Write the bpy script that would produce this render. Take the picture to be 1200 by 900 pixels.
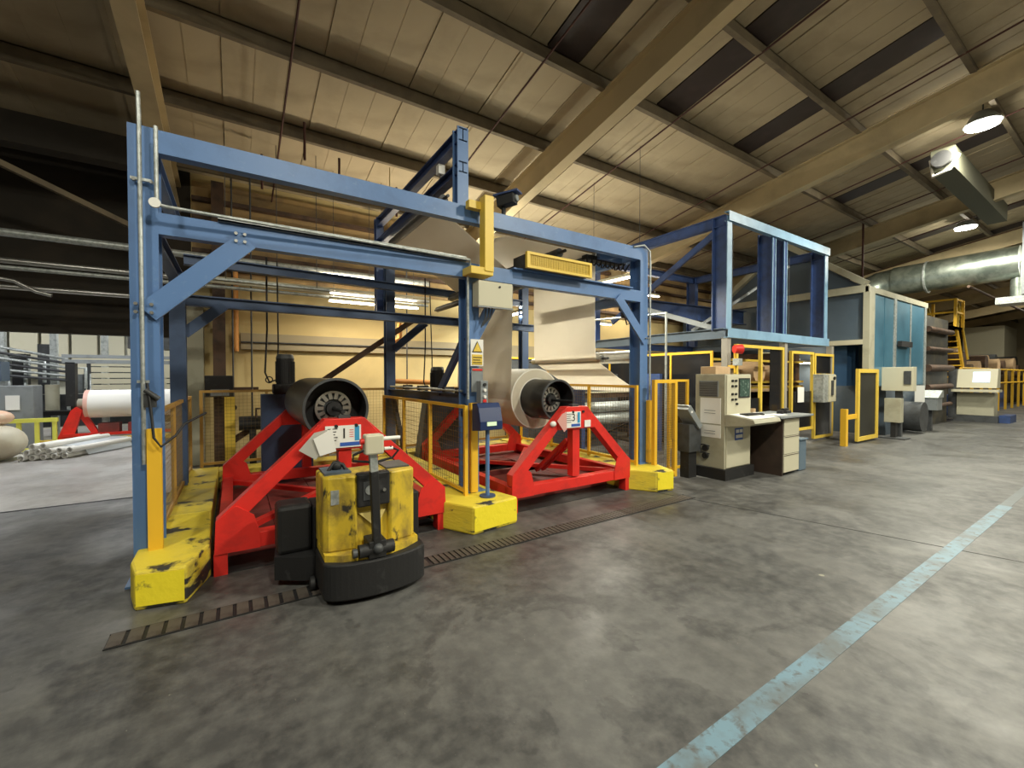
import bpy, math, random
from mathutils import Vector, Matrix
random.seed(7)
D=bpy.data; S=bpy.context.scene; COL=S.collection
for o in list(D.objects): D.objects.remove(o)
# ---------------------------------------------------------------- camera
cam=D.objects.new('camera',D.cameras.new('camera')); COL.objects.link(cam); S.camera=cam
cam.data.sensor_width=36; cam.data.lens=36*499/1200; cam.data.clip_start=.05; cam.data.clip_end=200
cam.location=(0,0,1.55); cam.rotation_euler=(math.radians(90-1.05),0,math.radians(-33.07))
# ---------------------------------------------------------------- world and light
w=D.worlds.new('world'); S.world=w; w.use_nodes=True
w.node_tree.nodes['Background'].inputs[0].default_value=(.9,.85,.75,1)
w.node_tree.nodes['Background'].inputs[1].default_value=.05
S.view_settings.view_transform='Standard'; S.view_settings.look='None'
S.view_settings.exposure=-0.38; S.view_settings.gamma=1; S.view_settings.use_curve_mapping=False
def lamp(name,loc,power,col,size=.5,sy=None,rot=(0,0,0),typ='AREA',spread=3.14):
    l=D.lights.new(name,typ); l.energy=power; l.color=col
    if typ=='AREA':
        l.shape='RECTANGLE' if sy else 'DISK'; l.size=size
        if sy: l.size_y=sy
        l.spread=spread
    else: l.shadow_soft_size=size
    o=D.objects.new(name,l); COL.objects.link(o); o.location=loc; o.rotation_euler=rot
    return o
WARM=(1,.86,.64); NEUT=(1,.965,.80); COOL=(.93,.97,1)
# ---------------------------------------------------------------- helpers
ROOT={}
class MB:
    def __init__(s): s.v=[]; s.f=[]; s.sm=[]
    def add(s,vs,fs,smooth=False):
        b=len(s.v); s.v+= [Vector(v) for v in vs]
        for f in fs: s.f.append([b+i for i in f]); s.sm.append(smooth)
        return s
    def box(s,x0,x1,y0,y1,z0,z1):
        return s.add([(x0,y0,z0),(x1,y0,z0),(x1,y1,z0),(x0,y1,z0),(x0,y0,z1),(x1,y0,z1),(x1,y1,z1),(x0,y1,z1)],
            [(3,2,1,0),(4,5,6,7),(0,1,5,4),(1,2,6,5),(2,3,7,6),(3,0,4,7)])
    def bar(s,p,q,w,h,up=(0,0,1),off=(0,0)):
        p=Vector(p);q=Vector(q);d=(q-p).normalized();u=Vector(up)
        sd=d.cross(u)
        if sd.length<1e-4: u=Vector((0,1,0)); sd=d.cross(u)
        sd.normalize(); u=sd.cross(d).normalized()
        c=[]
        for e in (p,q):
            for a,b in ((-1,-1),(1,-1),(1,1),(-1,1)):
                c.append(e+sd*(a*w/2+off[0])+u*(b*h/2+off[1]))
        return s.add(c,[(3,2,1,0),(4,5,6,7),(0,1,5,4),(1,2,6,5),(2,3,7,6),(3,0,4,7)])
    def hb(s,p,q,w,h,up=(0,0,1),t=.014):      # H section, flanges facing up/down
        s.bar(p,q,w,t,up,(0,h/2-t/2)); s.bar(p,q,w,t,up,(0,-h/2+t/2)); s.bar(p,q,t*.8,h-2*t,up)
        return s
    def uch(s,p,q,w,h,up=(0,0,1),t=.012,side=1):  # channel, web on one side
        s.bar(p,q,w,t,up,(0,h/2-t/2)); s.bar(p,q,w,t,up,(0,-h/2+t/2)); s.bar(p,q,t,h-2*t,up,(side*(w/2-t/2),0)); return s
    def frm(s,p,q):
        p=Vector(p);q=Vector(q);d=(q-p).normalized()
        a=Vector((0,0,1)) if abs(d.z)<.9 else Vector((1,0,0))
        x=d.cross(a).normalized(); y=x.cross(d)
        return p,q,x,y
    def tube(s,p,q,r,n=12,r2=None,cap=True):
        p,q,x,y=s.frm(p,q); r2=r if r2 is None else r2
        vs=[];
        for e,rr in((p,r),(q,r2)):
            for i in range(n):
                a=2*math.pi*i/n; vs.append(e+x*math.cos(a)*rr+y*math.sin(a)*rr)
        s.add(vs,[(i,(i+1)%n,n+(i+1)%n,n+i) for i in range(n)],True)
        if cap: s.add(vs[:n],[tuple(range(n))[::-1]]); s.add(vs[n:],[tuple(range(n))])
        return s
    def hollow(s,p,q,ro,ri,n=40):
        p,q,x,y=s.frm(p,q); vs=[]
        for e,rr in((p,ro),(q,ro),(q,ri),(p,ri)):
            for i in range(n):
                a=2*math.pi*i/n; vs.append(e+x*math.cos(a)*rr+y*math.sin(a)*rr)
        for k in range(4):
            s.add([vs[k*n+i] for i in range(n)]+[vs[((k+1)%4)*n+i] for i in range(n)],[(i,(i+1)%n,n+(i+1)%n,n+i) for i in range(n)],k in(0,2))
        return s
    def path(s,pts,r,n=8):
        pts=[Vector(p) for p in pts]; vs=[];N=len(pts)
        for k,p in enumerate(pts):
            d=(pts[min(k+1,N-1)]-pts[max(k-1,0)]).normalized()
            a=Vector((0,0,1)) if abs(d.z)<.95 else Vector((1,0,0))
            if k==0: x=d.cross(a).normalized()
            else:
                x=(x-d*x.dot(d)).normalized()
            y=x.cross(d)
            for i in range(n):
                t=2*math.pi*i/n; vs.append(p+x*math.cos(t)*r+y*math.sin(t)*r)
        fs=[(k*n+i,k*n+(i+1)%n,(k+1)*n+(i+1)%n,(k+1)*n+i) for k in range(N-1) for i in range(n)]
        s.add(vs,fs,True); s.add(vs[:n],[tuple(range(n))[::-1]]); s.add(vs[-n:],[tuple(range(n))]); return s
    def prism(s,poly,ax,a,b):
        def P(u,v,w): return {'z':(u,v,w),'y':(u,w,v),'x':(w,u,v)}[ax]
        n=len(poly); vs=[P(u,v,a) for u,v in poly]+[P(u,v,b) for u,v in poly]
        return s.add(vs,[(i,(i+1)%n,n+(i+1)%n,n+i) for i in range(n)]+[tuple(range(n))[::-1],tuple(range(n,2*n))])
    def sheet(s,pts,t=.004):
        p=[Vector(a) for a in pts]; nrm=(p[1]-p[0]).cross(p[2]-p[0]).normalized()*t; n=len(p)
        return s.add(p+[a+nrm for a in p],[tuple(range(n))[::-1],tuple(range(n,2*n))]+[(i,(i+1)%n,n+(i+1)%n,n+i) for i in range(n)])
    def sph(s,c,r,n=12,m=8,sc=(1,1,1)):
        vs=[];c=Vector(c)
        for j in range(m+1):
            t=math.pi*j/m
            for i in range(n):
                a=2*math.pi*i/n; vs.append(c+Vector((math.sin(t)*math.cos(a)*r*sc[0],math.sin(t)*math.sin(a)*r*sc[1],math.cos(t)*r*sc[2])))
        return s.add(vs,[(j*n+i,(j+1)*n+i,(j+1)*n+(i+1)%n,j*n+(i+1)%n) for j in range(m) for i in range(n)],True)
def B(*a): return MB().box(*a)
def mkmesh(name,mb,mat,off=(0,0,0)):
    me=D.meshes.new(name); off=Vector(off)
    me.from_pydata([v-off for v in mb.v],[],mb.f)
    me.polygons.foreach_set('use_smooth',mb.sm)
    import bmesh
    bm=bmesh.new(); bm.from_mesh(me); bmesh.ops.recalc_face_normals(bm,faces=bm.faces); bm.to_mesh(me); bm.free()
    if mat: me.materials.append(mat)
    me.update(); return me
def part(name,mb,mat,parent,label=None,bev=0,kind=None):
    off=ROOT.get(parent.name,Vector((0,0,0)))
    o=D.objects.new(name,mkmesh(name,mb,mat,off)); COL.objects.link(o); o.parent=parent
    ROOT[o.name]=off
    if label: o['label']=label
    if kind: o['kind']=kind
    if bev: bevel(o,bev)
    return o
def bevel(o,b):
    m=o.modifiers.new('bevel','BEVEL'); m.width=b; m.segments=2; m.limit_method='ANGLE'; m.angle_limit=math.radians(40)
def thing(name,label,cat,loc,group=None):
    o=D.objects.new(name,None); COL.objects.link(o); o.location=loc; o.empty_display_size=.1
    o['label']=label; o['category']=cat
    if group: o['group']=group
    ROOT[o.name]=Vector(loc); return o
def solo(name,label,cat,mb,mat,group=None,bev=0,kind=None):
    xs=[v.x for v in mb.v]; ys=[v.y for v in mb.v]; zs=[v.z for v in mb.v]
    loc=Vector(((min(xs)+max(xs))/2,(min(ys)+max(ys))/2,min(zs)))
    o=D.objects.new(name,mkmesh(name,mb,mat,loc)); COL.objects.link(o); o.location=loc
    o['label']=label; o['category']=cat; ROOT[o.name]=loc
    if group: o['group']=group
    if kind: o['kind']=kind
    if bev: bevel(o,bev)
    return o
def struct(name,mb,mat):
    o=D.objects.new(name,mkmesh(name,mb,mat)); COL.objects.link(o); o['kind']='structure'; ROOT[o.name]=Vector((0,0,0)); return o
def text(s,size,loc,rot,mat,parent,name='lettering',depth=.001):
    c=D.curves.new('t','FONT'); c.body=s; c.size=size; c.extrude=depth; c.align_x='CENTER'; c.align_y='CENTER'
    t=D.objects.new('t',c); COL.objects.link(t); dg=bpy.context.evaluated_depsgraph_get(); dg.update()
    me=D.meshes.new_from_object(t.evaluated_get(dg)); D.objects.remove(t)
    me.materials.clear(); me.materials.append(mat); me.name=name
    o=D.objects.new(name,me); COL.objects.link(o); o.parent=parent
    o.location=Vector(loc)-ROOT.get(parent.name,Vector((0,0,0))); o.rotation_euler=rot; return o
def rep(name,mesh,locs,parent,cap=300,rots=None):
    off=ROOT.get(parent.name,Vector((0,0,0)))
    for i,l in enumerate(locs[:cap]):
        o=D.objects.new(name,mesh); COL.objects.link(o); o.parent=parent; o.location=Vector(l)-off
        if rots: o.rotation_euler=rots[i]
# ---------------------------------------------------------------- materials
def mat(name,c,rough=.5,metal=0,c2=None,scale=4,lo=.45,hi=.7,c3=None,s3=1,lo3=.5,hi3=.7,bump=0,bs=60,stretch=None,alpha=1,emit=0,spec=.5,trans=0):
    m=D.materials.new(name); m.use_nodes=True; nt=m.node_tree; N=nt.nodes; L=nt.links; b=N['Principled BSDF']
    b.inputs['Roughness'].default_value=rough; b.inputs['Metallic'].default_value=metal
    b.inputs['Specular IOR Level'].default_value=spec
    if alpha<1: b.inputs['Alpha'].default_value=alpha
    if trans: b.inputs['Transmission Weight'].default_value=trans
    C=lambda c:(c[0],c[1],c[2],1)
    b.inputs['Base Color'].default_value=C(c)
    if emit:
        b.inputs['Emission Color'].default_value=C(c); b.inputs['Emission Strength'].default_value=emit
    tc=None
    def coords():
        nonlocal tc
        if tc is None:
            t=N.new('ShaderNodeTexCoord'); mp=N.new('ShaderNodeMapping'); L.new(t.outputs['Object'],mp.inputs[0])
            if stretch: mp.inputs['Scale'].default_value=stretch
            tc=mp.outputs[0]
        return tc
    src=None
    def layer(src,base,col,sc,lo,hi,det=6,dist=.3):
        n=N.new('ShaderNodeTexNoise'); n.inputs['Scale'].default_value=sc; n.inputs['Detail'].default_value=det; n.inputs['Roughness'].default_value=.6
        n.inputs['Distortion'].default_value=dist; L.new(coords(),n.inputs['Vector'])
        r=N.new('ShaderNodeMapRange'); r.inputs[1].default_value=lo; r.inputs[2].default_value=hi; L.new(n.outputs[0],r.inputs[0])
        x=N.new('ShaderNodeMix'); x.data_type='RGBA'; L.new(r.outputs[0],x.inputs[0])
        if src is None: x.inputs[6].default_value=C(base)
        else: L.new(src,x.inputs[6])
        x.inputs[7].default_value=C(col); return x.outputs[2]
    if c2: src=layer(None,c,c2,scale,lo,hi)
    if c3: src=layer(src,c,c3,s3,lo3,hi3)
    if src is not None: L.new(src,b.inputs['Base Color'])
    if bump:
        n=N.new('ShaderNodeTexNoise'); n.inputs['Scale'].default_value=bs; n.inputs['Detail'].default_value=4; L.new(coords(),n.inputs['Vector'])
        bp=N.new('ShaderNodeBump'); bp.inputs['Strength'].default_value=bump; bp.inputs['Distance'].default_value=.01
        L.new(n.outputs[0],bp.inputs['Height']); L.new(bp.outputs[0],b.inputs['Normal'])
    return m
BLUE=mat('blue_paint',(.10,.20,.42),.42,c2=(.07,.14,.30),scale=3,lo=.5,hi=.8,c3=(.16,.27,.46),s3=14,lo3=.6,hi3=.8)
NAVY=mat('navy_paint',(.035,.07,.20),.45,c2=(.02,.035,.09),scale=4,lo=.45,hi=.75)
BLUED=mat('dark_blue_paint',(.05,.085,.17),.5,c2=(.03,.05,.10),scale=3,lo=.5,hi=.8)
YEL=mat('yellow_kerb_paint',(.72,.58,.07),.55,c2=(.34,.29,.11),scale=1.7,lo=.46,hi=.7,c3=(.05,.05,.045),s3=3.6,lo3=.57,hi3=.64,bump=.5,bs=9)
YELN=mat('yellow_kerb_scuffed',(.78,.62,.05),.55,c2=(.42,.35,.08),scale=1.5,lo=.5,hi=.7,c3=(.035,.035,.03),s3=1.6,lo3=.555,hi3=.60,bump=.5,bs=9,stretch=(1.6,1.6,5))
YEL2=mat('yellow_kerb_face_paint',(.90,.74,.03),.55,c2=(.16,.13,.03),scale=9,lo=.6,hi=.7,bump=.5,bs=14)
YST=mat('yellow_steel',(.80,.47,.03),.45,c2=(.38,.22,.04),scale=5,lo=.6,hi=.8)
YBR=mat('bright_yellow_steel',(.74,.52,.07),.45,c2=(.5,.38,.06),scale=6,lo=.6,hi=.8)
YOLD=mat('ochre_fence_steel',(.42,.24,.05),.55,c2=(.20,.11,.04),scale=6,lo=.5,hi=.8)
RED=mat('red_paint',(.72,.028,.02),.38,c2=(.40,.02,.018),scale=4,lo=.5,hi=.8,c3=(.07,.04,.04),s3=5,lo3=.68,hi3=.73)
REDD=mat('red_deck_paint',(.23,.035,.03),.6,c2=(.09,.025,.022),scale=3,lo=.4,hi=.7,c3=(.3,.16,.12),s3=12,lo3=.68,hi3=.75)
BLK=mat('black_rubber',(.012,.012,.013),.6,c2=(.05,.05,.05),scale=9,lo=.58,hi=.8,bump=.1)
BLKG=mat('black_gloss_core',(.012,.013,.015),.35,c2=(.035,.036,.04),scale=6,lo=.5,hi=.8)
DGREY=mat('dark_grey_steel',(.06,.065,.07),.5,c2=(.03,.03,.03),scale=5)
MGREY=mat('mid_grey_paint',(.22,.24,.25),.5,c2=(.13,.14,.14),scale=4,lo=.5,hi=.8)
STEEL=mat('bright_steel',(.45,.45,.43),.35,.9,c2=(.3,.29,.27),scale=8,lo=.5,hi=.8)
GALV=mat('galvanised_steel',(.50,.53,.52),.45,.5,c2=(.34,.37,.36),scale=18,lo=.45,hi=.6)
CREAM=mat('cabinet_cream',(.40,.385,.29),.5,c2=(.28,.265,.19),scale=3,lo=.5,hi=.75)
CREAML=mat('light_cream',(.54,.51,.38),.5,c2=(.5,.46,.32),scale=3,lo=.6,hi=.85)
WHITE=mat('white_paper',(.80,.79,.75),.7)
GLASSD=mat('dark_glass',(.01,.012,.012),.12,spec=.6)
SCREEN=mat('screen_dark_green',(.05,.09,.075),.2,c2=(.25,.33,.28),scale=22,lo=.55,hi=.7)
SCREENB=mat('screen_lit_blue',(.55,.68,.85),.3,emit=1.0)
BLUEP=mat('blue_print',(.03,.10,.42),.5)
BLUEP2=mat('teal_print',(.04,.30,.55),.5)
INK=mat('black_ink',(.01,.01,.012),.6)
PAPER=mat('paper_web_white',(.82,.79,.71),.6,c2=(.74,.70,.61),scale=.9,lo=.45,hi=.65,spec=.3)
def translucent(m,f=.35):
    nt=m.node_tree; N=nt.nodes; L=nt.links; b=N['Principled BSDF']; o=N['Material Output']
    t=N.new('ShaderNodeBsdfTranslucent'); t.inputs[0].default_value=(.86,.82,.74,1); x=N.new('ShaderNodeMixShader'); x.inputs[0].default_value=f
    L.new(b.outputs[0],x.inputs[1]); L.new(t.outputs[0],x.inputs[2]); L.new(x.outputs[0],o.inputs[0])
WEBM=mat('paper_web_sheet',(.86,.83,.76),.6,c2=(.78,.74,.66),scale=.9,lo=.45,hi=.65,spec=.3,bump=.5,bs=2.5); translucent(WEBM,.55)
WALLY=mat('wall_yellow_cream',(.60,.48,.23),.7,c2=(.42,.34,.18),scale=.8,lo=.5,hi=.8,c3=(.22,.17,.10),s3=3,lo3=.68,hi3=.8)
WALLT=mat('wall_tan_sheet',(.42,.28,.12),.8,c2=(.2,.14,.08),scale=2)
WALLD=mat('wall_shade_dark',(.022,.018,.013),.9,c2=(.04,.03,.02),scale=1.5)  # shade of the unlit left bay put into a near-black brown
ROOF=mat('roof_cement_sheet',(.42,.345,.225),.85,c2=(.25,.20,.125),scale=.55,lo=.42,hi=.66,c3=(.15,.12,.075),s3=.9,lo3=.54,hi3=.66,bump=.1,bs=20)
SKYL=mat('rooflight_unlit_brown',(.035,.022,.018),.5,c2=(.055,.035,.03),scale=2)  # translucent panels; the night behind them is put into the dark colour
PURL=mat('purlin_dusty_steel',(.17,.135,.085),.8,c2=(.10,.08,.055),scale=2.5,lo=.4,hi=.7)
RAFT=mat('rafter_cream_paint',(.50,.40,.23),.65,c2=(.36,.29,.17),scale=1.2,lo=.45,hi=.7)
RODM=mat('rod_red_oxide',(.06,.018,.012),.7)
WIRE=mat('fence_wire',(.20,.13,.04),.6)
BROWN=mat('brown_rust_steel',(.09,.05,.03),.7,c2=(.03,.02,.015),scale=5)
ORNG=mat('orange_pipe',(.55,.24,.05),.5)
TAN=mat('tan_roll',(.55,.38,.22),.6,c2=(.4,.27,.16),scale=2)
OVEN=mat('oven_blue_panel',(.10,.26,.38),.3,.3,c2=(.06,.17,.26),scale=1,lo=.4,hi=.7)
OVENS=mat('oven_side_slate',(.075,.105,.14),.5,c2=(.055,.08,.11),scale=1)
DUCTM=mat('silver_lagging',(.50,.56,.50),.35,.85,c2=(.28,.33,.29),scale=3,lo=.4,hi=.6,bump=.35,bs=5)
TRUCKY=mat('truck_worn_yellow',(.68,.48,.035),.45,c2=(.27,.19,.04),scale=5,lo=.44,hi=.66,c3=(.04,.035,.025),s3=7,lo3=.58,hi3=.66,stretch=(1.4,1.4,.8))
PINK=mat('pink_shrink_film',(.75,.45,.38),.4)
PLAST=mat('clear_plastic_pocket',(.55,.55,.5),.25,alpha=.75)
LEM=mat('lemon_rail',(.75,.75,.12),.5)
BINM=mat('bin_bluegrey',(.10,.15,.20),.4)
DWOOD=mat('desk_brown',(.045,.028,.02),.5,c2=(.03,.02,.015),scale=6)
TUBE_E=mat('tube_glow',(1,.87,.62),.3,emit=14)
TUBE_C=mat('tube_glow_cool',(1,.96,.86),.3,emit=12)
BAY_E=mat('bay_glow',(1,.98,.88),.3,emit=30)
def floor_mat(name,base,dark,pale,scale=1,pr=.35,line=True):
    m=mat(name,base,.5); nt=m.node_tree; N=nt.nodes; L=nt.links; b=N['Principled BSDF']
    t=N.new('ShaderNodeTexCoord'); O=t.outputs['Object']
    def noise(sc,det,dist=0,st=None,rough=.6):
        n=N.new('ShaderNodeTexNoise'); n.inputs['Scale'].default_value=sc; n.inputs['Detail'].default_value=det; n.inputs['Distortion'].default_value=dist; n.inputs['Roughness'].default_value=rough
        if st:
            mp=N.new('ShaderNodeMapping'); mp.inputs['Scale'].default_value=st; mp.inputs['Rotation'].default_value=(0,0,.5); L.new(O,mp.inputs[0]); L.new(mp.outputs[0],n.inputs['Vector'])
        else: L.new(O,n.inputs['Vector'])
        return n.outputs[0]
    def rng(x,a,b_,c=0,d=1):
        r=N.new('ShaderNodeMapRange'); r.inputs[1].default_value=a; r.inputs[2].default_value=b_; r.inputs[3].default_value=c; r.inputs[4].default_value=d; L.new(x,r.inputs[0]); return r.outputs[0]
    def mix(f,a,col,src):
        x=N.new('ShaderNodeMix'); x.data_type='RGBA'; L.new(f,x.inputs[0])
        if src is None: x.inputs[6].default_value=(*a,1)
        else: L.new(src,x.inputs[6])
        x.inputs[7].default_value=(*col,1); return x.outputs[2]
    s=mix(rng(noise(.7*scale,8,.6),.42,.56),base,dark,None)
    s=mix(rng(noise(1.9*scale,10,.4),.53,.56,0,.55),None,tuple(x*.8 for x in dark),s)
    s=mix(rng(noise(1.1,7,1.2,(1,.35,1)),.55,.75,0,.6),None,pale,s)
    s=mix(rng(noise(9,6),.40,.75,0,.5),None,pale,s)
    s=mix(rng(noise(38,3),.735,.75,0,.8),None,(.26,.25,.21),s)
    s=mix(rng(noise(4.3,2),.765,.77,0,.8),None,(.30,.29,.22),s)
    L.new(s,b.inputs['Base Color'])
    L.new(rng(noise(1.3*scale,7,.5),.35,.7,pr,pr+.3),b.inputs['Roughness'])
    bp=N.new('ShaderNodeBump'); bp.inputs['Strength'].default_value=.25; bp.inputs['Distance'].default_value=.006; L.new(noise(14,8),bp.inputs['Height']); L.new(bp.outputs[0],b.inputs['Normal'])
    return m
FLOOR=floor_mat('floor_concrete',(.090,.089,.086),(.042,.042,.042),(.175,.172,.16))
FLOOR2=floor_mat('floor_pale_concrete',(.42,.41,.40),(.30,.28,.27),(.5,.5,.49),1,.3)  # paler concrete for the left slab

# ================================================================= STRUCTURE
RZ=lambda y:6.72-.175*y          # roof underside
struct('floor',MB().box(-9,48,-9,9.4,-.2,0),FLOOR)
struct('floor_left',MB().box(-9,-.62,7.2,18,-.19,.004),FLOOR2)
fl=D.objects['floor']
part('floor_joint',MB().bar((4.62,4.0,0),(5.75,-.4,0),.012,.004),BLK,fl,'thin dark joint crossing the floor')
part('floor_joint',MB().bar((-9,7.19,.003),(-.62,7.19,.003),.03,.005),BLK,fl)
# worn blue walkway line
BLINE=mat('blue_floor_paint',(.13,.22,.28),.5,c2=(.10,.115,.12),scale=3,lo=.42,hi=.66,c3=(.08,.08,.078),s3=18,lo3=.52,hi3=.68)
part('walkway_line',MB().box(-1,7.7,.965,1.075,0,.0025),BLINE,fl,'worn blue painted walkway line')
part('walkway_line',MB().box(7.7,11,.98,1.07,0,.0022),mat('blue_floor_paint_worn',(.088,.10,.105),.5,c2=(.10,.125,.135),scale=4,lo=.5,hi=.65),fl,'almost worn away far end of the blue line')
# walls
struct('wall_back',MB().box(-.62,48,9.4,9.6,0,6),WALLY)
wb=D.objects['wall_back']
part('wall_rail',MB().box(-.6,20,9.36,9.4,3.35,4.98),WALLT,wb,'tan cladding of the upper back wall')
for z in (3.45,3.72,4.0,4.3,4.62): part('cladding_rail',MB().box(-.6,20,9.24,9.36,z,z+.07),BROWN,wb)
part('wall_rib',MB().box(.1,20,9.3,9.4,2.05,2.35),mat('wall_band_grey',(.34,.29,.19),.8),wb,'grey horizontal band across the wall')
part('wall_conduit',MB().tube((.1,9.27,2.18),(6,9.27,2.2),.015),DGREY,wb)
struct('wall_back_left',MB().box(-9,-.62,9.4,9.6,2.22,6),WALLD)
struct('wall_far_left_hall',MB().box(-9,-.62,18,18.2,0,4),mat('far_wall_cream',(.6,.59,.48),.7,c2=(.48,.47,.38),scale=2))
struct('wall_hall_side',MB().box(-.64,-.5,9.6,18,0,4),CREAML)
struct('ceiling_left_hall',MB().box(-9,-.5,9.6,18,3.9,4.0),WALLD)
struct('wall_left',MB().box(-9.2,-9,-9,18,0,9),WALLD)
struct('wall_right',MB().box(48,48.2,-9,9.6,0,9),mat('wall_end_tan',(.42,.35,.22),.8))
struct('wall_front',MB().box(-9,48,-9.2,-9,0,9),mat('wall_front_tan',(.40,.35,.25),.8))
# roof: backing, sheets, purlins, rafters, rooflights
def slope(x0,x1,y0,y1,d0,d1):
    m=MB(); m.add([(x,y,RZ(y)+d) for d in (d0,d1) for x,y in ((x0,y0),(x1,y0),(x1,y1),(x0,y1))],[(3,2,1,0),(4,5,6,7),(0,1,5,4),(1,2,6,5),(2,3,7,6),(3,0,4,7)]); return m
struct('ceiling',slope(-9,48,-9,9.5,.05,.12),ROOF)
ce=D.objects['ceiling']
PY=[.28+1.42*k for k in range(-6,7)]       # purlin lines
PW=1.112
rows=[k for k in range(4,12)]
panel=MB(); y0,y1=.0,1.42
for a,b,zl in ((.002,1.110,0),(.36,.375,-.005),(.73,.745,-.005),(.002,.06,-.014)):
    panel.add([(x,y,-.175*y+z) for z in (zl,.03) for x,y in((a,y0),(b,y0),(b,y1),(a,y1))],[(3,2,1,0),(4,5,6,7),(0,1,5,4),(1,2,6,5),(2,3,7,6),(3,0,4,7)])
pm=mkmesh('roof_sheet',panel,ROOF)
sk=MB(); sk.add([(x,y,-.175*y+z) for z in (-.006,.03) for x,y in((.28,y0),(.83,y0),(.83,y1),(.28,y1))],[(3,2,1,0),(4,5,6,7),(0,1,5,4),(1,2,6,5),(2,3,7,6),(3,0,4,7)])
for a,b in ((.012,.26),(.85,1.10)):
    sk.add([(x,y,-.175*y+z) for z in (0,.03) for x,y in((a,y0),(b,y0),(b,y1),(a,y1))],[(3,2,1,0),(4,5,6,7),(0,1,5,4),(1,2,6,5),(2,3,7,6),(3,0,4,7)])
skm=mkmesh('rooflight',sk,None); skm.materials.append(SKYL); skm.materials.append(ROOF)
for i,p in enumerate(skm.polygons): p.material_index=0 if i<6 else 1
sheets=[];lights=[]
SKX=lambda x:any(abs(x+.55-c)<.56 for c in (3.25,5.7,8.1,10.6,13.2,15.7,18.3,21,24))
for k in range(len(PY)-1):
    ya=PY[k]
    if ya<-2.6: continue
    n0=-5
    for i in range(n0,26):
        x=i*PW-.1
        if x>26: continue
        isl=SKX(x) and 1.5<ya<4 and x>2
        if isl and x<3.6 and ya<2.9: isl=ya>2.5 or True
        (lights if isl else sheets).append((x,ya,RZ(ya)))
sheets.sort(key=lambda p:(p[0]-2)**2+(p[1]-3)**2)
rep('roof_sheet',pm,sheets,ce); rep('rooflight',skm,lights,ce)
for y in PY:
    m=MB()
    z=RZ(y)-.02
    m.box(-9,48,y-.012,y+.012,z-.2,z); m.box(-9,48,y-.06,y+.012,z-.215,z-.2); m.box(-9,48,y-.012,y+.06,z-.012,z)
    part('purlin',m,PURL,ce)
for x in (-6.4,-.85,4.62,9.62,14.9,20.1,25.3,30.5,36,41):
    m=MB().hb((x,-9,RZ(-9)-.46),(x,9.4,RZ(9.4)-.46),.2,.46,t=.02)
    part('rafter',m,RAFT,ce)
for x in (.62,3.45,6.05,8.85,11.6,14,17.2,20):
    part('roof_rod',MB().tube((x,-2,RZ(-2)-.24),(x,9.3,RZ(9.3)-.24),.014,6),RODM,ce)
m=MB().bar((-2.9,7.6,4.35),(-.9,8.6,3.65),.07,.07); part('roof_brace',m,PURL,ce)
m=MB().box(-9,-1.0,8.1,8.35,4.55,4.95); part('valley_gutter',m,WALLD,ce)

# drain channel with grate bars
dr=part('drain_channel',MB().box(-.64,4.9,3.245,3.255,0,.006).box(-.64,4.9,3.415,3.425,0,.006).box(-.64,4.9,3.255,3.415,0,.0015),BLK,fl,'dark floor drain channel')
gb=mkmesh('grate_bar',MB().box(-.034,.034,-.08,.08,.0015,.009),mat('grate_iron',(.085,.072,.06),.6,c2=(.04,.03,.025),scale=8))
rep('grate_bar',gb,[(-.60+.09*i,3.335,0) for i in range(22)],dr)
gb2=mkmesh('grate_bar',MB().box(-.018,.018,-.08,.08,.0015,.009),D.materials['grate_iron'])
rep('grate_bar',gb2,[(1.38+.05*i,3.335,0) for i in range(70)],dr)

# ================================================================= LIGHTS IN THE HALL
def bay(x,y,z,p,label,vis=True):
    t=thing('high_bay_lamp',label,'lamp',(x,y,z),'high bay lamps under the roof')
    part('lamp_shade',MB().tube((x,y,z+.02),(x,y,z+.22),.25,24,.12),MGREY,t)
    part('lamp_lens',MB().tube((x,y,z-.02),(x,y,z+.015),.22,24),BAY_E,t)
    part('hanger',MB().tube((x,y,z+.2),(x,y,RZ(y)),.012,6),DGREY,t)
    lamp('bay_light',(x,y,z-.05),p,NEUT,.5)
    lamp('bay_spill',(x,y,z-.12),p*.16,NEUT,.2,typ='POINT')
bay(11.2,1.85,6.02,520,'round glowing high bay lamp beside the thick rafter, upper right')
bay(17.6,3.2,5.8,420,'round glowing high bay lamp above the silver duct, the farther one')
def bay_off(x,y,p): 
    t=thing('high_bay_lamp','high bay lamp outside the picture, '+{-3:'added over the left aisle to brighten the paper web',1:'behind the camera',5.6:'above the middle of the aisle',9:'rear row, nearest',16:'rear row, beyond the cage',25:'far right, before the last',33:'farthest right'}[round(x,1)],'lamp',(x,y,6.1),None)
    part('lamp_shade',MB().tube((x,y,6.12),(x,y,6.32),.30,16,.12),MGREY,t)
    part('lamp_lens',MB().tube((x,y,6.08),(x,y,6.115),.27,16),BAY_E,t)
    part('hanger',MB().tube((x,y,6.3),(x,y,RZ(y)),.012,6),DGREY,t)
    lamp('bay_light',(x,y,6.04),p,NEUT,.5); lamp('bay_spill',(x,y,5.90),p*.15,NEUT,.2,typ='POINT')
for x,y,p in ((-3.0,1.0,230),(1.0,-1.6,340),(5.6,-1.2,600),(9,-4.2,420),(16,-2,420),(25,0,420),(33,2,420)): bay_off(x,y,p)  # leftmost lamp is an unseen addition that brightens the rising paper web
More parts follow.
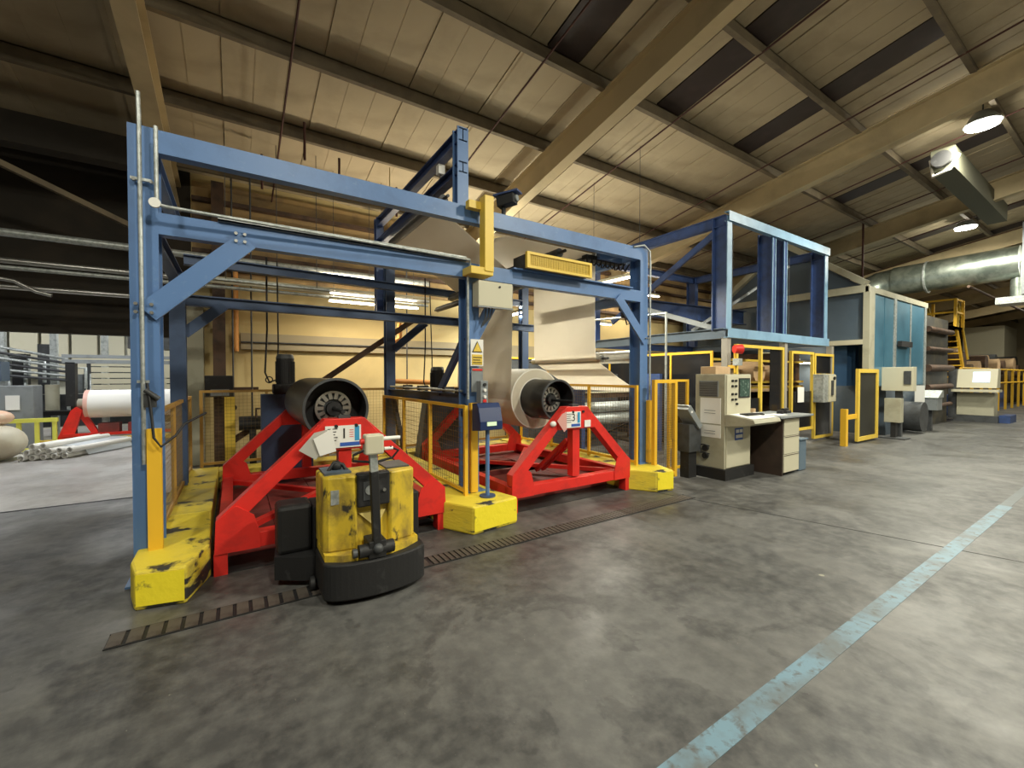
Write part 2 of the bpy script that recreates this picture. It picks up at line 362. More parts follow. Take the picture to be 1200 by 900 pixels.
def tube_light(a,b,label,power,em=None,col=WARM,group='fluorescent tube lights',wt=None,ul=.5):
    a=Vector(a); b=Vector(b); c=(a+b)/2
    t=thing('fluorescent_light',label,'light',c,group)
    part('batten',MB().bar(a,b,.09,.05,off=(0,.045)),CREAML,t)
    for d in (-.03,.03):
        dd=(b-a).normalized().cross(Vector((0,0,1)))*d
        part('tube',MB().tube(a+dd,b+dd,.016,8),em or TUBE_E,t)
    m=MB()
    for e in (a.lerp(b,.1),a.lerp(b,.9)): m.tube(e+Vector((0,0,.07)),(e.x,e.y,wt or RZ(e.y)),.005,5)
    part('suspension_wire',m,DGREY,t)
    ang=math.atan2((b-a).y,(b-a).x)
    lamp('tube_lamp',c-Vector((0,0,.06)),power,col,(b-a).length,.1,(0,0,ang)); lamp('tube_uplight',c+Vector((0,0,.09)),power*ul,col,(b-a).length,.1,(math.pi,0,-ang))
    return t
tube_light((1.45,8.3,2.92),(2.25,8.3,2.92),'left warm fluorescent tube hanging in front of the yellow wall',34,ul=.9)
tube_light((2.32,8.3,2.92),(3.12,8.3,2.92),'second warm fluorescent tube, end to end beside the left one',34,ul=.9)
tube_light((6.3,5.2,3.42),(6.3,6.7,3.45),'bright white fluorescent tube behind the right blue post',190,TUBE_C,NEUT,ul=.12)
tube_light((4.95,7.2,2.85),(4.95,8.6,2.85),'fluorescent tube glimpsed left of the hanging paper sheet',110,TUBE_C,NEUT,ul=1.2)
tube_light((6.9,8.3,2.95),(8.6,8.3,2.95),'wide fluorescent tube seen right of the hanging paper sheet',50)
tube_light((9.2,8.6,4.0),(11,8.6,4.0),'fluorescent tube high inside the blue cage frame',50)
tube_light((13.15,5.6,1.92),(14.1,5.6,1.92),'low fluorescent tube beneath the slate oven body',30,wt=2.42)
tube_light((13.15,6.6,2.2),(14.1,6.6,2.2),'upper fluorescent tube beneath the slate oven body',30,wt=2.42)
# left hall daylight-bright lamps
for x,y in ((-2.5,11.6),(-5.5,12),(-2.2,15.2),(-5.5,15.5)):
    t=thing('panel_lamp','%s %s ceiling panel lamp of the bright left hall'%('near' if y<13 else 'far','right' if x>-3 else 'left'),'lamp',(x,y,3.8),'ceiling lamps of the left hall')
    part('lamp_lens',MB().box(x-.6,x+.6,y-.3,y+.3,3.8,3.84),TUBE_C,t); part('lamp_frame',MB().box(x-.63,x+.63,y-.33,y+.33,3.84,3.9),MGREY,t)
    lamp('panel_light',(x,y,3.76),95,COOL,1.2,.6)

# ================================================================= KERBS
kb=[([(-.57,3.68),(-.29,3.62),(-.17,4.0),(-.2,7.4),(-.62,7.4),(-.62,3.9)],0.26,'low yellow concrete kerb under the left blue post'),
    ([(1.93,3.65),(2.49,3.72),(2.42,4.05),(2.40,7.4),(1.80,7.4),(1.76,3.98)],0.28,'yellow concrete kerb in the middle, under the blue box stand'),
    ([(4.70,3.68),(4.97,3.62),(5.12,4.0),(5.12,7.4),(4.5,7.4),(4.47,4.02)],0.28,'yellow concrete kerb under the right blue post')]
for poly,h,l in kb:
    n=len(poly); cx=sum(p[0] for p in poly)/n; cy=sum(p[1] for p in poly)/n
    t=thing('kerb_block',l,'kerb',(cx,cy,0),'yellow kerbs between the reel bays')
    # blocks with joints
    ys=[4.25,5.2,6.2,7.4]
    front=[p for p in poly if p[1]<4.2]
    xl=poly[4][0]; xr=poly[3][0]
    # front block keeps the chamfered nose
    fl_=[p for p in front]; L0=min(fl_,key=lambda p:p[0]);
    nose=[poly[0],poly[1],poly[2],(xr,5.0),(xl,5.0),poly[5]]
    m=MB().prism(nose,'z',0,h)
    # uneven chips
    part('kerb_nose',m,YELN,t,bev=.018)
    part('nose_face',MB().sheet([(poly[0][0]+.01,poly[0][1]-.004,.03),(poly[1][0]-.01,poly[1][1]-.004,.03),(poly[1][0]-.01,poly[1][1]-.004,h-.02),(poly[0][0]+.01,poly[0][1]-.004,h-.02)],.003),YEL2,t)
    for a,b in ((5.006,6.1),(6.106,7.4)): part('kerb_stone',MB().box(xl,xr,a,b,0,h-.003),YEL,t,bev=.012)
t=thing('back_kerb','yellow kerb strip closing the pits at the back','kerb',(2.2,7.3,0))
for a,b in ((-.2,.8),(.8,1.8),(2.42,3.4),(3.4,4.48)): part('kerb_stone',MB().box(a+.004,b-.004,7.0,7.35,0,.26),YEL,t,bev=.01)
# ================================================================= PIT DECKS
for x0,x1,l in ((-.17,1.75,'dull red steel deck between left and middle kerbs'),(2.43,4.46,'dull red steel deck with dark openings between middle and right kerbs')):
    t=thing('steel_deck',l,'deck',((x0+x1)/2,5.6,0),'red decks in the reel bays')
    n=4; w=(x1-x0)/n; dy=(6.98-4.35)/3
    for i in range(n):
        for j in range(3):
            if (x0>2 and ((i in(1,2) and j==1) or (i==0 and j==2))) : continue
            part('deck_plate',MB().box(x0+i*w+.004,x0+(i+1)*w-.004,4.35+j*dy+.003,4.35+(j+1)*dy-.003,.10,.125),REDD,t)
    [part('deck_joist',MB().box(x0,x1,yy,yy+.06,.004,.10),REDD,t) for yy in (4.36,5.6,6.85)]
    part('pit_bottom',MB().box(x0,x1,4.0,6.95,.0005,.004),BLK,t,'black floor beneath the deck')  # black sheet on the floor under the deck plates
# ================================================================= REEL STANDS
def stand(cx,l,num,yb=6.4):
    hw=.945
    t=thing('reel_stand',l,'reel stand',(cx,5,0),'red reel stands')
    for yf,fr in ((3.98,True),(yb,False)):
        y0,y1=yf,yf+.12
        for s in (-1,1):
            X=lambda a:cx+s*a
            # leg as tapered prism
            m=MB().prism([(X(.95),.30),(X(.90),.30),(X(.17),1.03),(X(.13),1.155),(X(.19),1.155),(X(.955),.43)],'y',y0,y1); part('frame_leg',m,RED,t,bev=.004)
            m=MB().prism([(X(.965),.17),(X(.66),.17),(X(.66),.29),(X(.70),.44),(X(.82),.53),(X(.955),.43)],'y',y0-.01,y0); part('foot_gusset',m,RED,t)
            m=MB().box(min(X(.88),X(.97)),max(X(.88),X(.97)),y0,y1,0 if fr else .126,.17); part('foot',m,RED,t)
        part('bottom_rail',MB().box(cx-.96,cx+.96,y0,y1,.17,.29),RED,t,bev=.004)
        part('centre_post',MB().box(cx-.055,cx+.055,y0+.01,y1-.01,.31,.9),RED,t)
        m=MB().prism([(cx-.30,.90),(cx+.30,.90),(cx+.30,1.02),(cx+.17,1.175),(cx-.17,1.175),(cx-.30,1.02)],'y',y0-.012,y1+.005); part('apex_plate',m,RED,t,bev=.004)
        m=MB()
        for dx in (-.08,.09): m.tube((cx+dx,y0-.03,1.11),(cx+dx,y0-.012,1.11),.016,8)
        part('bolt',m,BLK,t)
        m=MB().box(cx-.05,cx+.05,y0+.02,y1-.02,1.17,1.20); part('bearing',m,DGREY,t)
    for s in (-1,1):
        part('side_rail',MB().box(cx+s*.90-.05,cx+s*.90+.05,4.1,yb,.17,.29),RED,t)
        part('knee_brace',MB().bar((cx+s*.05,4.1,.75),(cx+s*.05,4.75,.25),.05,.05),RED,t)
    part('cross_brace',MB().bar((cx-.85,4.2,.24),(cx+.85,6.3,.24),.07,.05).bar((cx+.85,4.2,.24),(cx-.85,6.3,.24),.07,.05),RED,t)
    return t
s1=stand(.82,'red A-frame reel stand numbered 1, behind the yellow pallet truck','1')
s3=stand(3.55,'red A-frame reel stand numbered 3, holding the white paper roll','3',6.62)
# placards
def placard(cx,num,wd,label):
    t=thing('placard',label,'sign',(cx,3.94,.92)); y=3.955; rx=(math.radians(90),0,0)
    part('sheet',MB().box(cx-wd/2,cx+wd/2,y,y+.006,.92,1.115),WHITE,t)
    part('side_bar',MB().box(cx+wd/2-.055,cx+wd/2-.015,y-.002,y,.975,1.105),BLUEP2,t)
    part('bottom_bar',MB().box(cx-.03,cx+wd/2-.012,y-.002,y,.932,.965),BLUEP,t)
    text(num,.13,(cx+.005,y-.002,1.04),rx,INK,t,'number')
    m=MB()
    for k in range(5): m.box(cx-wd/2+.02,cx-wd/2+.10-.01*(k%3),y-.002,y,1.085-k*.025,1.092-k*.025)
    part('small_print',m,INK,t); 
    m=MB()
    for k in range(4): m.box(cx+.05,cx+.085,y-.002,y,1.07-k*.02,1.075-k*.02)
    part('small_print',m,RED,t)
    return t
placard(.80,'1',.30,'white placard with a black 1 on the red stand behind the pallet truck')
placard(3.47,'3',.25,'white placard with a black 3 on the red stand under the paper roll')
m=MB().sheet([(.44,3.93,.93),(.57,3.93,.84),(.69,3.93,1.0),(.66,3.93,1.09),(.56,3.93,1.07)],.004)
solo('document_pocket','grey plastic document pocket drooping left beside placard 1','pocket',m,PLAST)
m=MB().sheet([(.55,3.915,1.02),(.60,3.915,.87),(.73,3.915,.90),(.70,3.915,1.10)],.003)
solo('paper_sheet','loose white sheet hanging over the left of placard 1','paper',m,WHITE)
solo('label_sticker','small square white sticker right of placard 3','sticker',MB().box(3.66,3.76,3.955,3.962,.915,1.0),WHITE)
m=MB().sheet([(3.20,3.935,1.02),(3.31,3.935,.88),(3.35,3.935,.91),(3.345,3.935,1.12),(3.28,3.935,1.10)],.003)
solo('document_pocket','pinkish clear pocket with a pointed corner left of placard 3','pocket',m,mat('pink_clear',(.75,.4,.36),.3,alpha=.8))
solo('rag_knot','small white taped knot on the upper left leg of stand 3','tape',MB().sph((3.17,3.97,.98),.035,10,6,(1.3,.8,1)),WHITE)
# cores and rolls
def core(cx,y0,y1,r,l):
    t=thing('reel_core',l,'roll core',(cx,(y0+y1)/2,1.23-r),'black reel cores')
    part('core_shell',MB().hollow((cx,y0,1.23),(cx,y1,1.23),r,r-.018,56),BLKG,t,bev=0)
    part('rim',MB().hollow((cx,y0-.004,1.23),(cx,y0+.02,1.23),r+.004,r-.02,56),DGREY,t)
    h=part('chuck',MB().tube((cx,y0+.20,1.23),(cx,y0+.26,1.23),.165,32),DGREY,t)
    m=MB()
    for k in range(14):
        a=2*math.pi*k/14
        m.bar((cx+math.cos(a)*.09,y0+.185,1.23+math.sin(a)*.09),(cx+math.cos(a)*.16,y0+.185,1.23+math.sin(a)*.16),.035,.03,(0,1,0))
    part('chuck_jaw',m,STEEL,h)
    part('chuck_ring',MB().hollow((cx,y0+.175,1.23),(cx,y0+.21,1.23),.172,.15,32),STEEL,h)
    part('shade_disc',MB().tube((cx,y0+.262,1.23),(cx,y0+.28,1.23),r-.019,40),BLK,t)  # added black disc, closes the hollow core so its inside stays dark
    part('axle',MB().tube((cx,y0-.30,1.225),(cx,y0+.2,1.225),.018,20),BLK,t)
    part('axle_collar',MB().hollow((cx,y0+.13,1.225),(cx,y0+.2,1.225),.07,.022,20),BLK,t)
core(.83,4.40,6.15,.30,'black empty reel core with toothed chuck on stand 1')
core(3.62,4.42,6.60,.275,'black reel core sticking out of the white paper roll on stand 3')
t=thing('paper_roll','wide white paper roll on the red stand numbered 3','paper roll',(3.62,5.7,.8))
part('wound_paper',MB().hollow((3.62,4.92,1.23),(3.62,6.57,1.23),.43,.28,64),PAPER,t,bev=.006)
part('end_face',MB().hollow((3.62,4.916,1.23),(3.62,4.92,1.23),.41,.30,64),mat('paper_end',(.62,.56,.44),.7,c2=(.5,.45,.35),scale=3),t,'cream wound end face')
# ================================================================= PAPER WEB
def webmesh(path,y0,y1,t=.003,bulge=0):
    m=MB(); n=len(path)
    vs=[]
    for y in (y0,y1):
        for x,z in path: vs.append((x,y,z))
    m.add(vs,[(i,i+1,n+i+1,n+i) for i in range(n-1)],True)
    # thickness
    vs2=[(x+t,y,z+t) for x,y,z in vs]
    m.add(vs2,[(n+i,n+i+1,i+1,i) for i in range(n-1)],True)
    return m
t=thing('paper_web','white paper web running up from the roll and over the upper rollers','paper web',(3.4,5.7,1))
def arc(cx,cz,r,a0,a1,n=8): return [(cx+r*math.cos(math.radians(a0+(a1-a0)*i/n)),cz+r*math.sin(math.radians(a0+(a1-a0)*i/n))) for i in range(n+1)]
part('rising_web',webmesh([(3.185,1.23),(3.2,2.0),(3.22,2.85)]+arc(3.16,2.9,.07,0,50),4.92,6.6),WEBM,t)
part('slanting_web',webmesh([(3.20,2.95),(2.15,3.62)],4.92,6.6),WEBM,t)
part('crossing_web',webmesh([(2.80,3.21),(2.95,3.40),(3.15,3.46),(4.68,3.46)],4.92,6.55),WEBM,t)
part('hanging_web',webmesh(arc(4.68,3.38,.08,90,0)+[(4.76,2.6),(4.77,1.92)]+[(4.80,1.80),(4.9,1.74)]+[(5.3,1.52),(5.8,1.28)],4.92,6.55),WEBM,t)
# rollers
def roller(p,q,r,l,mt=STEEL,grp='steel guide rollers'):
    p=Vector(p);q=Vector(q);d=(q-p).normalized()
    t=thing('guide_roller',l,'roller',(p+q)/2-Vector((0,0,r)),grp)
    part('roller_body',MB().tube(p,q,r,24),mt,t); part('roller_shaft',MB().tube(p-d*.12,q+d*.12,r*.35,12),DGREY,t)
roller((3.155,4.75,2.9),(3.155,6.75,2.9),.062,'dark roller where the rising web turns left',DGREY)
roller((2.12,4.75,3.67),(2.12,6.75,3.67),.055,'roller at the top of the slanting web',DGREY)
roller((4.67,4.75,3.37),(4.67,6.75,3.37),.072,'roller at the top of the hanging web',DGREY)
roller((4.86,4.85,1.83),(4.86,6.7,1.83),.06,'steel roller at the foot of the hanging web')
roller((5.3,4.6,1.86),(5.3,7,1.86),.10,'pale fat roller right of the hanging web',STEEL)
roller((3.0,4.7,2.72),(3.0,7,2.72),.045,'thin roller below the lower blue beam',DGREY)
roller((3.95,6.9,1.55),(4.7,6.9,1.55),.05,'short bright roller left of the hanging web')
roller((3.7,4.5,3.22),(3.7,7,3.22),.06,'dark roller behind the yellow grille',DGREY)
roller((4.15,4.5,3.1),(4.15,7,3.1),.05,'second dark roller behind the yellow grille',DGREY)
for i,(z,r) in enumerate(((.95,.10),(.72,.11))):
    roller((5.35,6.0,z),(7.2,6.0,z),r,('upper','lower')[i]+' pale long roller behind the right wire fence',GALV)
part_t=thing('unwind_frame','dark machine frame behind the right wire fence','machine frame',(6,6.3,0))
part('rail',MB().box(5.2,7.4,6.15,6.25,1.12,1.22),BROWN,part_t); part('top_edge',MB().box(5.2,7.3,6.1,6.14,1.22,1.245),CREAML,part_t)
part('side_plate',MB().box(5.2,5.28,5.7,6.5,0,1.3),NAVY,part_t); part('side_plate',MB().box(7.35,7.43,5.7,6.5,0,1.6),NAVY,part_t)
part('cross_tie',MB().bar((5.3,6.3,.1),(7.3,6.3,.6),.04,.04).bar((5.3,6.3,.6),(7.3,6.3,.1),.04,.04),BLK,part_t)
part('back_panel',MB().box(5.25,7.4,6.9,6.95,0,1.6),DGREY,part_t)
# ================================================================= BLUE GANTRY
g=thing('gantry_frame','light blue steel gantry frame standing over both reel bays','gantry',(2.2,5.2,0))
def post(x,y,z0,z1,w=.16,d=.2,mt=BLUE,name='post'):
    m=MB().hb((x,y+d/2,z0),(x,y+d/2,z1),w,d,(0,1,0),t=.016); return part(name,m,mt,g)
FP=[(-.555,0),(2.2,.27),(4.99,.27)]
post(-.555,4.15,0,3.40,.17); post(4.99,4.15,.27,3.40,.16); post(2.19,4.15,.28,2.64,.15)
for x in (-.555,2.19,4.99): part('base_plate',MB().box(x-.13,x+.13,4.10,4.42,.0 if x<0 else .28,.015 if x<0 else .295),BLUE,g)
part('top_beam',MB().uch((-.47,4.2,3.31),(4.91,4.2,3.31),.1,.17,side=1),BLUE,g)
part('lower_beam',MB().uch((-.47,4.2,2.70),(4.91,4.2,2.70),.1,.16,side=1),BLUE,g)
for x in (2.1,):
    post(x,4.2,3.4,4.25,.13,.13,name='stub_post'); post(x,7.35,2.6,4.25,.13,.13,NAVY,'stub_post')
    part('portal_beam',MB().hb((x,4.2,4.17),(x,7.4,4.17),.1,.14),NAVY,g); part('portal_beam',MB().hb((x,4.2,3.82),(x,7.4,3.82),.1,.12),NAVY,g)
post(2.75,4.25,3.4,3.42,.13,.13)
# back row posts
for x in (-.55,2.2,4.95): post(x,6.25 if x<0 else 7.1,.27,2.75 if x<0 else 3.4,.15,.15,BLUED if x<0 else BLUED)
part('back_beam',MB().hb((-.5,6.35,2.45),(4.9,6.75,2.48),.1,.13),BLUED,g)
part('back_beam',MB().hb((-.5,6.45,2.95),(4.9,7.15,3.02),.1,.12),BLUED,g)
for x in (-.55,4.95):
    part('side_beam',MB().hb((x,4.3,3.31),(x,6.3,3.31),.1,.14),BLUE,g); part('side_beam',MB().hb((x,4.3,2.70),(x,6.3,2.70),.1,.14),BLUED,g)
part('side_beam',MB().hb((2.2,4.3,1.29),(2.2,7.1,1.27),.1,.13),BLUED,g)
# braces
part('brace',MB().bar((-.54,4.13,2.02),(.10,4.13,2.66),.03,.15,(1,0,-1)),BLUE,g)
part('brace',MB().bar((5.0,4.13,2.05),(4.42,4.13,2.64),.03,.13,(1,0,1)),BLUE,g)
part('brace',MB().bar((2.2,4.22,1.9),(2.62,4.22,2.62),.03,.12,(1,0,-1)),BLUE,g)
part('brace',MB().bar((-.5,6.33,2.05),(-.1,6.33,2.42),.03,.12,(1,0,-1)),BLUED,g)
part('brace',MB().bar((2.25,7.1,2.0),(2.7,6.8,2.45),.04,.12),BLUED,g)
part('brace',MB().bar((2.2,4.35,2.0),(2.2,5.1,1.33),.05,.09),BLUED,g)
part('brace',MB().bar((2.2,7.0,1.2),(2.2,6.4,.3),.06,.08),BLK,g)
# guard strips on feet
for x,z0,z1 in ((-.505,.0,1.16),(2.17,.28,1.26),(5.06,.28,1.2)):
    part('foot_guard',MB().uch((x,4.10,z0+.01),(x,4.10,z1),.085,.05,(0,1,0),side=1),YST,g,'yellow corner guard strip')
# bolts
m=MB()
for x,z in ((-.60,2.08),(-.51,2.08),(-.60,2.02),(-.51,2.02),(.02,2.64),(.08,2.64),(.02,2.70),(.08,2.70),(4.98,2.1),(5.03,2.1),(-.6,2.98),(-.5,2.98)):
    m.tube((x,4.095,z),(x,4.125,z),.013,6)
part('bolt_heads',m,STEEL,g,kind='stuff')
# conduits
part('conduit',MB().path([(-.565,4.10,.9),(-.565,4.10,2.6),(-.565,4.10,3.45),(-.57,4.11,3.62)],.014),GALV,g,'galvanised conduit up the left post')
part('conduit_clip',MB().box(-.62,-.50,4.105,4.125,2.98,3.0).box(-.60,-.53,4.105,4.125,1.5,1.52),GALV,g)
part('conduit',MB().path([(-.46,4.0,3.35),(-.46,4.0,2.82),(-.44,4.0,2.79),(-.40,4.0,2.785),(2.12,4.08,2.795),(2.12,4.08,2.7),(2.10,4.09,2.6),(2.10,4.09,1.3)],.014),GALV,g,'galvanised conduit along the lower beam')
part('cable_tray',MB().box(-.1,2.1,4.12,4.24,2.785,2.80).box(-.1,2.1,4.12,4.125,2.785,2.835),GALV,g)
part('junction_disc',MB().tube((-.47,3.985,2.80),(-.47,4.01,2.80),.035,16),WHITE,g,'round white junction box')
part('conduit',MB().path([(4.75,4.14,3.38),(4.95,4.12,3.43),(5.07,4.12,3.36),(5.085,4.12,3.2),(5.085,4.12,.6)],.014),GALV,g,'conduit down the right post')
part('cable_tray',MB().box(2.7,4.7,4.1,4.2,2.785,2.80),BLUE,g)
part('flex_hose',MB().path([(-.54,4.08,1.5),(-.52,4.05,1.35),(-.5,4.03,1.1),(-.46,4.03,1.03),(-.38,4.08,1.1),(-.33,4.15,1.18),(-.2,4.3,1.25)],.009),BLK,g,'black hose hooked round the left post')
part('valve_block',MB().box(-.56,-.49,4.07,4.12,1.32,1.42).tube((-.55,4.06,1.45),(-.47,4.06,1.38),.018),DGREY,g)
# conduit bundle dropping in back, rails on mid beam
m=MB()
m.tube((2.13,4.3,1.385),(2.13,6.9,1.385),.014); m.tube((2.27,4.3,1.385),(2.27,6.9,1.385),.012)
part('air_pipe',m,GALV,g)
for y in (4.4,4.75,5.6,6.2): part('pipe_clamp',MB().box(2.12,2.25,y,y+.07,1.355,1.42),BLK,g)

# attached devices
t=thing('control_box','plain cream control box on the middle post below the lower beam','box',(2.38,4.05,2.28))
part('case',MB().box(2.17,2.60,3.98,4.12,2.30,2.57),CREAML,t,bev=.006); part('lid_edge',MB().box(2.16,2.61,3.975,3.985,2.285,2.30),MGREY,t); part('lock',MB().tube((2.43,3.97,2.52),(2.43,3.98,2.52),.012,10),BLK,t)
part('cable_tail',MB().path([(2.3,4.05,2.3),(2.29,4.05,2.18),(2.25,4.07,2.08)],.008).path([(2.34,4.05,2.3),(2.33,4.05,2.2),(2.27,4.07,2.1)],.008).path([(2.38,4.05,2.3),(2.36,4.05,2.2),(2.28,4.07,2.12)],.008),DGREY,t)
t=thing('warning_sign','white warning sign with yellow triangle on the middle blue post','sign',(2.21,4.08,1.66))
part('sign_sheet',MB().box(2.13,2.285,4.085,4.095,1.66,1.95),WHITE,t)
part('triangle_border',MB().prism([(2.145,1.81),(2.27,1.81),(2.2075,1.93)],'y',4.079,4.084),INK,t); part('triangle',MB().prism([(2.157,1.817),(2.258,1.817),(2.2075,1.915)],'y',4.074,4.079),YBR,t)
part('text_panel',MB().box(2.145,2.27,4.079,4.084,1.675,1.785),YBR,t)
m=MB()
for k in range(3): m.box(2.155,2.26-.015*(k%2),4.075,4.079,1.75-k*.028,1.758-k*.028)
part('print_line',m,INK,t)
solo('warning_sign','grey notice with a red heading below the yellow triangle sign','sign',MB().box(2.14,2.28,4.085,4.095,1.38,1.64),MGREY)
part('heading',MB().box(2.15,2.27,4.079,4.085,1.61,1.63),RED,D.objects['warning_sign.001'])
t=thing('push_button_box','small grey push-button box on the middle post','switch box',(2.25,4.02,1.27))
part('case',MB().box(2.20,2.29,3.99,4.09,1.26,1.50),MGREY,t,bev=.006)
for z,mm in ((1.46,BLK),(1.40,WHITE),(1.33,WHITE)): part('button',MB().tube((2.245,3.97,z),(2.245,3.99,z),.017,10),mm,t)
part('button',MB().box(2.225,2.265,3.98,3.99,1.27,1.30),RED,t)
# yellow bracket
t=thing('yellow_bracket','C-shaped yellow steel bracket hung on the top blue beam','bracket',(2.25,4.0,2.62))
part('upright',MB().box(2.22,2.33,3.93,4.05,2.66,3.46),YBR,t,bev=.006); part('upper_arm',MB().box(2.24,2.31,4.05,4.12,3.34,3.43).box(2.08,2.24,4.02,4.10,3.33,3.41),YBR,t); part('lower_arm',MB().box(2.06,2.33,3.94,4.14,2.62,2.70),YBR,t,bev=.006)
# yellow grille unit
t=thing('grille_unit','long yellow-framed perforated grille box on the lower beam','heater',(3.3,4.1,2.79))
part('case',MB().box(2.82,3.78,4.02,4.3,2.80,2.96),DGREY,t)
part('frame',MB().box(2.80,3.80,3.98,4.02,2.79,2.82).box(2.80,3.80,3.98,4.02,2.945,2.975).box(2.80,2.84,3.98,4.02,2.82,2.945).box(3.76,3.80,3.98,4.02,2.82,2.945),YBR,t)
part('grille_back',MB().box(2.84,3.76,4.005,4.02,2.82,2.945),mat('grille_gold',(.25,.2,.06),.5),t)
m=MB()
for i in range(46): m.box(2.85+i*.02,2.858+i*.02,3.992,4.0,2.82,2.945)
for i in range(6): m.box(2.84,3.76,3.995,4.002,2.835+i*.02,2.84+i*.02)
part('grille_mesh',m,D.materials['bright_yellow_steel'],t,kind='stuff')
# camera on top beam
t=thing('security_camera','black camera on a bracket above the top blue beam','camera',(2.65,4.1,3.4))
part('body',MB().bar((2.58,4.25,3.55),(2.69,4.06,3.57),.11,.12),BLK,t,bev=.01); part('hood',MB().bar((2.56,4.28,3.625),(2.72,4.02,3.64),.14,.02),NAVY,t); part('lens',MB().tube((2.69,4.07,3.57),(2.705,4.04,3.572),.035,16),MGREY,t); part('bracket',MB().tube((2.62,4.2,3.38),(2.62,4.2,3.5),.025),BLK,t)
for y in (4.8,5.9):
    t=thing('sensor_head',('nearer','farther')[y>5]+' small white edge sensor hung from the portal beam','sensor',(2.1,y,3.95),'white sensors under the portal beam')
    part('housing',MB().box(2.06,2.14,y-.04,y+.04,3.97,4.08),WHITE,t); part('stem',MB().tube((2.1,y,3.9),(2.1,y,3.97),.012),DGREY,t)
# loose valves and hoses cluster in upper right
t=thing('valve_cluster','dark cluster of valves and hoses behind the right end of the top beam','valves',(4.55,4.5,3.1))
for x,y in ((.9,7.0),(1.5,7.6),(2.6,8.0),(.4,8.0)):
    part('roof_hanger',MB().tube((x,y,RZ(y)-.75),(x,y,RZ(y)-.2),.02,6),RODM,ce)
m=MB()
for k in range(9):
    x=4.1+.09*k; m.path([(x,4.4,3.22),(x+.03,4.42,3.1+.02*(k%3)),(x+.1,4.45,3.12),(x+.14,4.4,3.22)],.012,6)
m.box(4.1,4.8,4.4,4.5,3.18,3.24)
part('hoses',m,BLK,t); part('manifold',MB().box(4.3,4.75,4.35,4.42,3.2,3.30),BLUE,t)
t=thing('valve_cluster','black valves on the lower right brace of the blue frame','valves',(4.75,4.3,2.4))
part('valve',MB().box(4.72,4.8,4.25,4.35,2.4,2.48).tube((4.76,4.2,2.5),(4.76,4.4,2.53),.03),BLK,t); part('hose',MB().path([(4.76,4.3,2.4),(4.8,4.3,2.3),(4.85,4.3,2.32),(4.88,4.28,2.45)],.01),BLK,t)
# ================================================================= WIRE FENCES
def fence(pts,z0,z1,mt,l,grp='wire mesh fences',posts=True,pitch=.05,fw=.035):
    p=Vector((*pts[0],0)); q=Vector((*pts[1],0)); d=(q-p).normalized(); Lg=(q-p).length
    t=thing('wire_fence',l,'fence',((p+q)/2)+Vector((0,0,z0)),grp)
    Z=lambda v,z:(v.x,v.y,z)
    part('top_rail',MB().bar(Z(p,z1-fw/2),Z(q,z1-fw/2),fw,fw),mt,t); part('bottom_rail',MB().bar(Z(p,z0+fw/2+.03),Z(q,z0+fw/2+.03),fw,fw),mt,t)
    n=max(1,round(Lg/1.0))
    for i in range(n+1):
        v=p+d*(Lg*i/n); part('fence_post',MB().bar(Z(v,z0),Z(v,z1),fw*1.1,fw*1.1,(0,1,0)),mt,t)
    m=MB(); k=int(Lg/pitch)
    for i in range(1,k): 
        v=p+d*(Lg*i/k); m.bar(Z(v,z0+.04),Z(v,z1-.02),.0026,.0026,(0,1,0))
    zz=z0+pitch
    while zz<z1-.02: m.bar(Z(p,zz),Z(q,zz),.0026,.0026); zz+=pitch
    part('wire_mesh',m,WIRE,t,kind='stuff'); return t
fence([(-.52,4.5),(-.52,7.3)],.26,1.28,YOLD,'ochre wire fence on the left yellow kerb')
fence([(2.05,4.05),(2.05,7.0)],.28,1.24,YST,'yellow wire fence on the middle kerb beside the blue box stand',pitch=.06)
fence([(4.78,4.1),(4.78,7.0)],.28,1.42,YST,'yellow wire fence on the right kerb')
fence([(-.4,7.4),(1.2,7.4)],.26,1.35,YOLD,'ochre wire fence closing the left bay at the back')
fence([(1.25,7.4),(2.3,7.4)],.26,1.35,YOLD,'ochre wire fence at the back, right of the blue motor cabinet')
fence([(2.4,7.4),(4.7,7.4)],.26,1.35,YOLD,'ochre wire fence closing the middle bay at the back')
fence([(5.02,3.98),(5.48,3.98)],.06,1.50,YST,'tall narrow orange-framed mesh gate right of the right post',pitch=.035,fw=.05)
fence([(5.50,4.1),(5.95,4.1)],.1,1.50,YST,'mesh panel between the orange gate and the cream cabinet',pitch=.035)
# ================================================================= PALLET TRUCK
t=thing('pallet_truck','dirty yellow electric pallet truck with black bumper and tiller','pallet truck',(.82,3.3,0))
part('bumper',MB().prism([(.485,3.40),(.485,3.07)]+[(.845-.36*math.cos(math.radians(a)),3.09-.14*math.sin(math.radians(a))) for a in range(12,170,8)]+[(1.205,3.13),(1.205,3.40)],'z',.035,.285),BLK,t,bev=.015)
part('chassis',MB().prism([(.50,3.10),(.60,3.03),(.75,2.995),(.92,3.0),(1.05,3.045),(1.165,3.12),(1.165,3.42),(.50,3.42)],'z',.285,.33),TRUCKY,t)
b=part('hood',MB().prism([(.50,3.16),(.53,3.13),(.70,3.10),(.72,3.12),(.72,3.46),(.50,3.46)],'z',.33,.85),TRUCKY,t,bev=.012)
part('hood',MB().prism([(.94,3.12),(.96,3.10),(1.12,3.13),(1.15,3.16),(1.15,3.46),(.94,3.46)],'z',.33,.85),TRUCKY,t,bev=.012)
part('middle_cover',MB().box(.72,.94,3.15,3.46,.33,.84),TRUCKY,t)
part('logo_plate',MB().prism([(.735,.57),(.86,.44),(.925,.57)],'y',3.135,3.152),mat('pale_yellow_plate',(.72,.58,.20),.5),t)
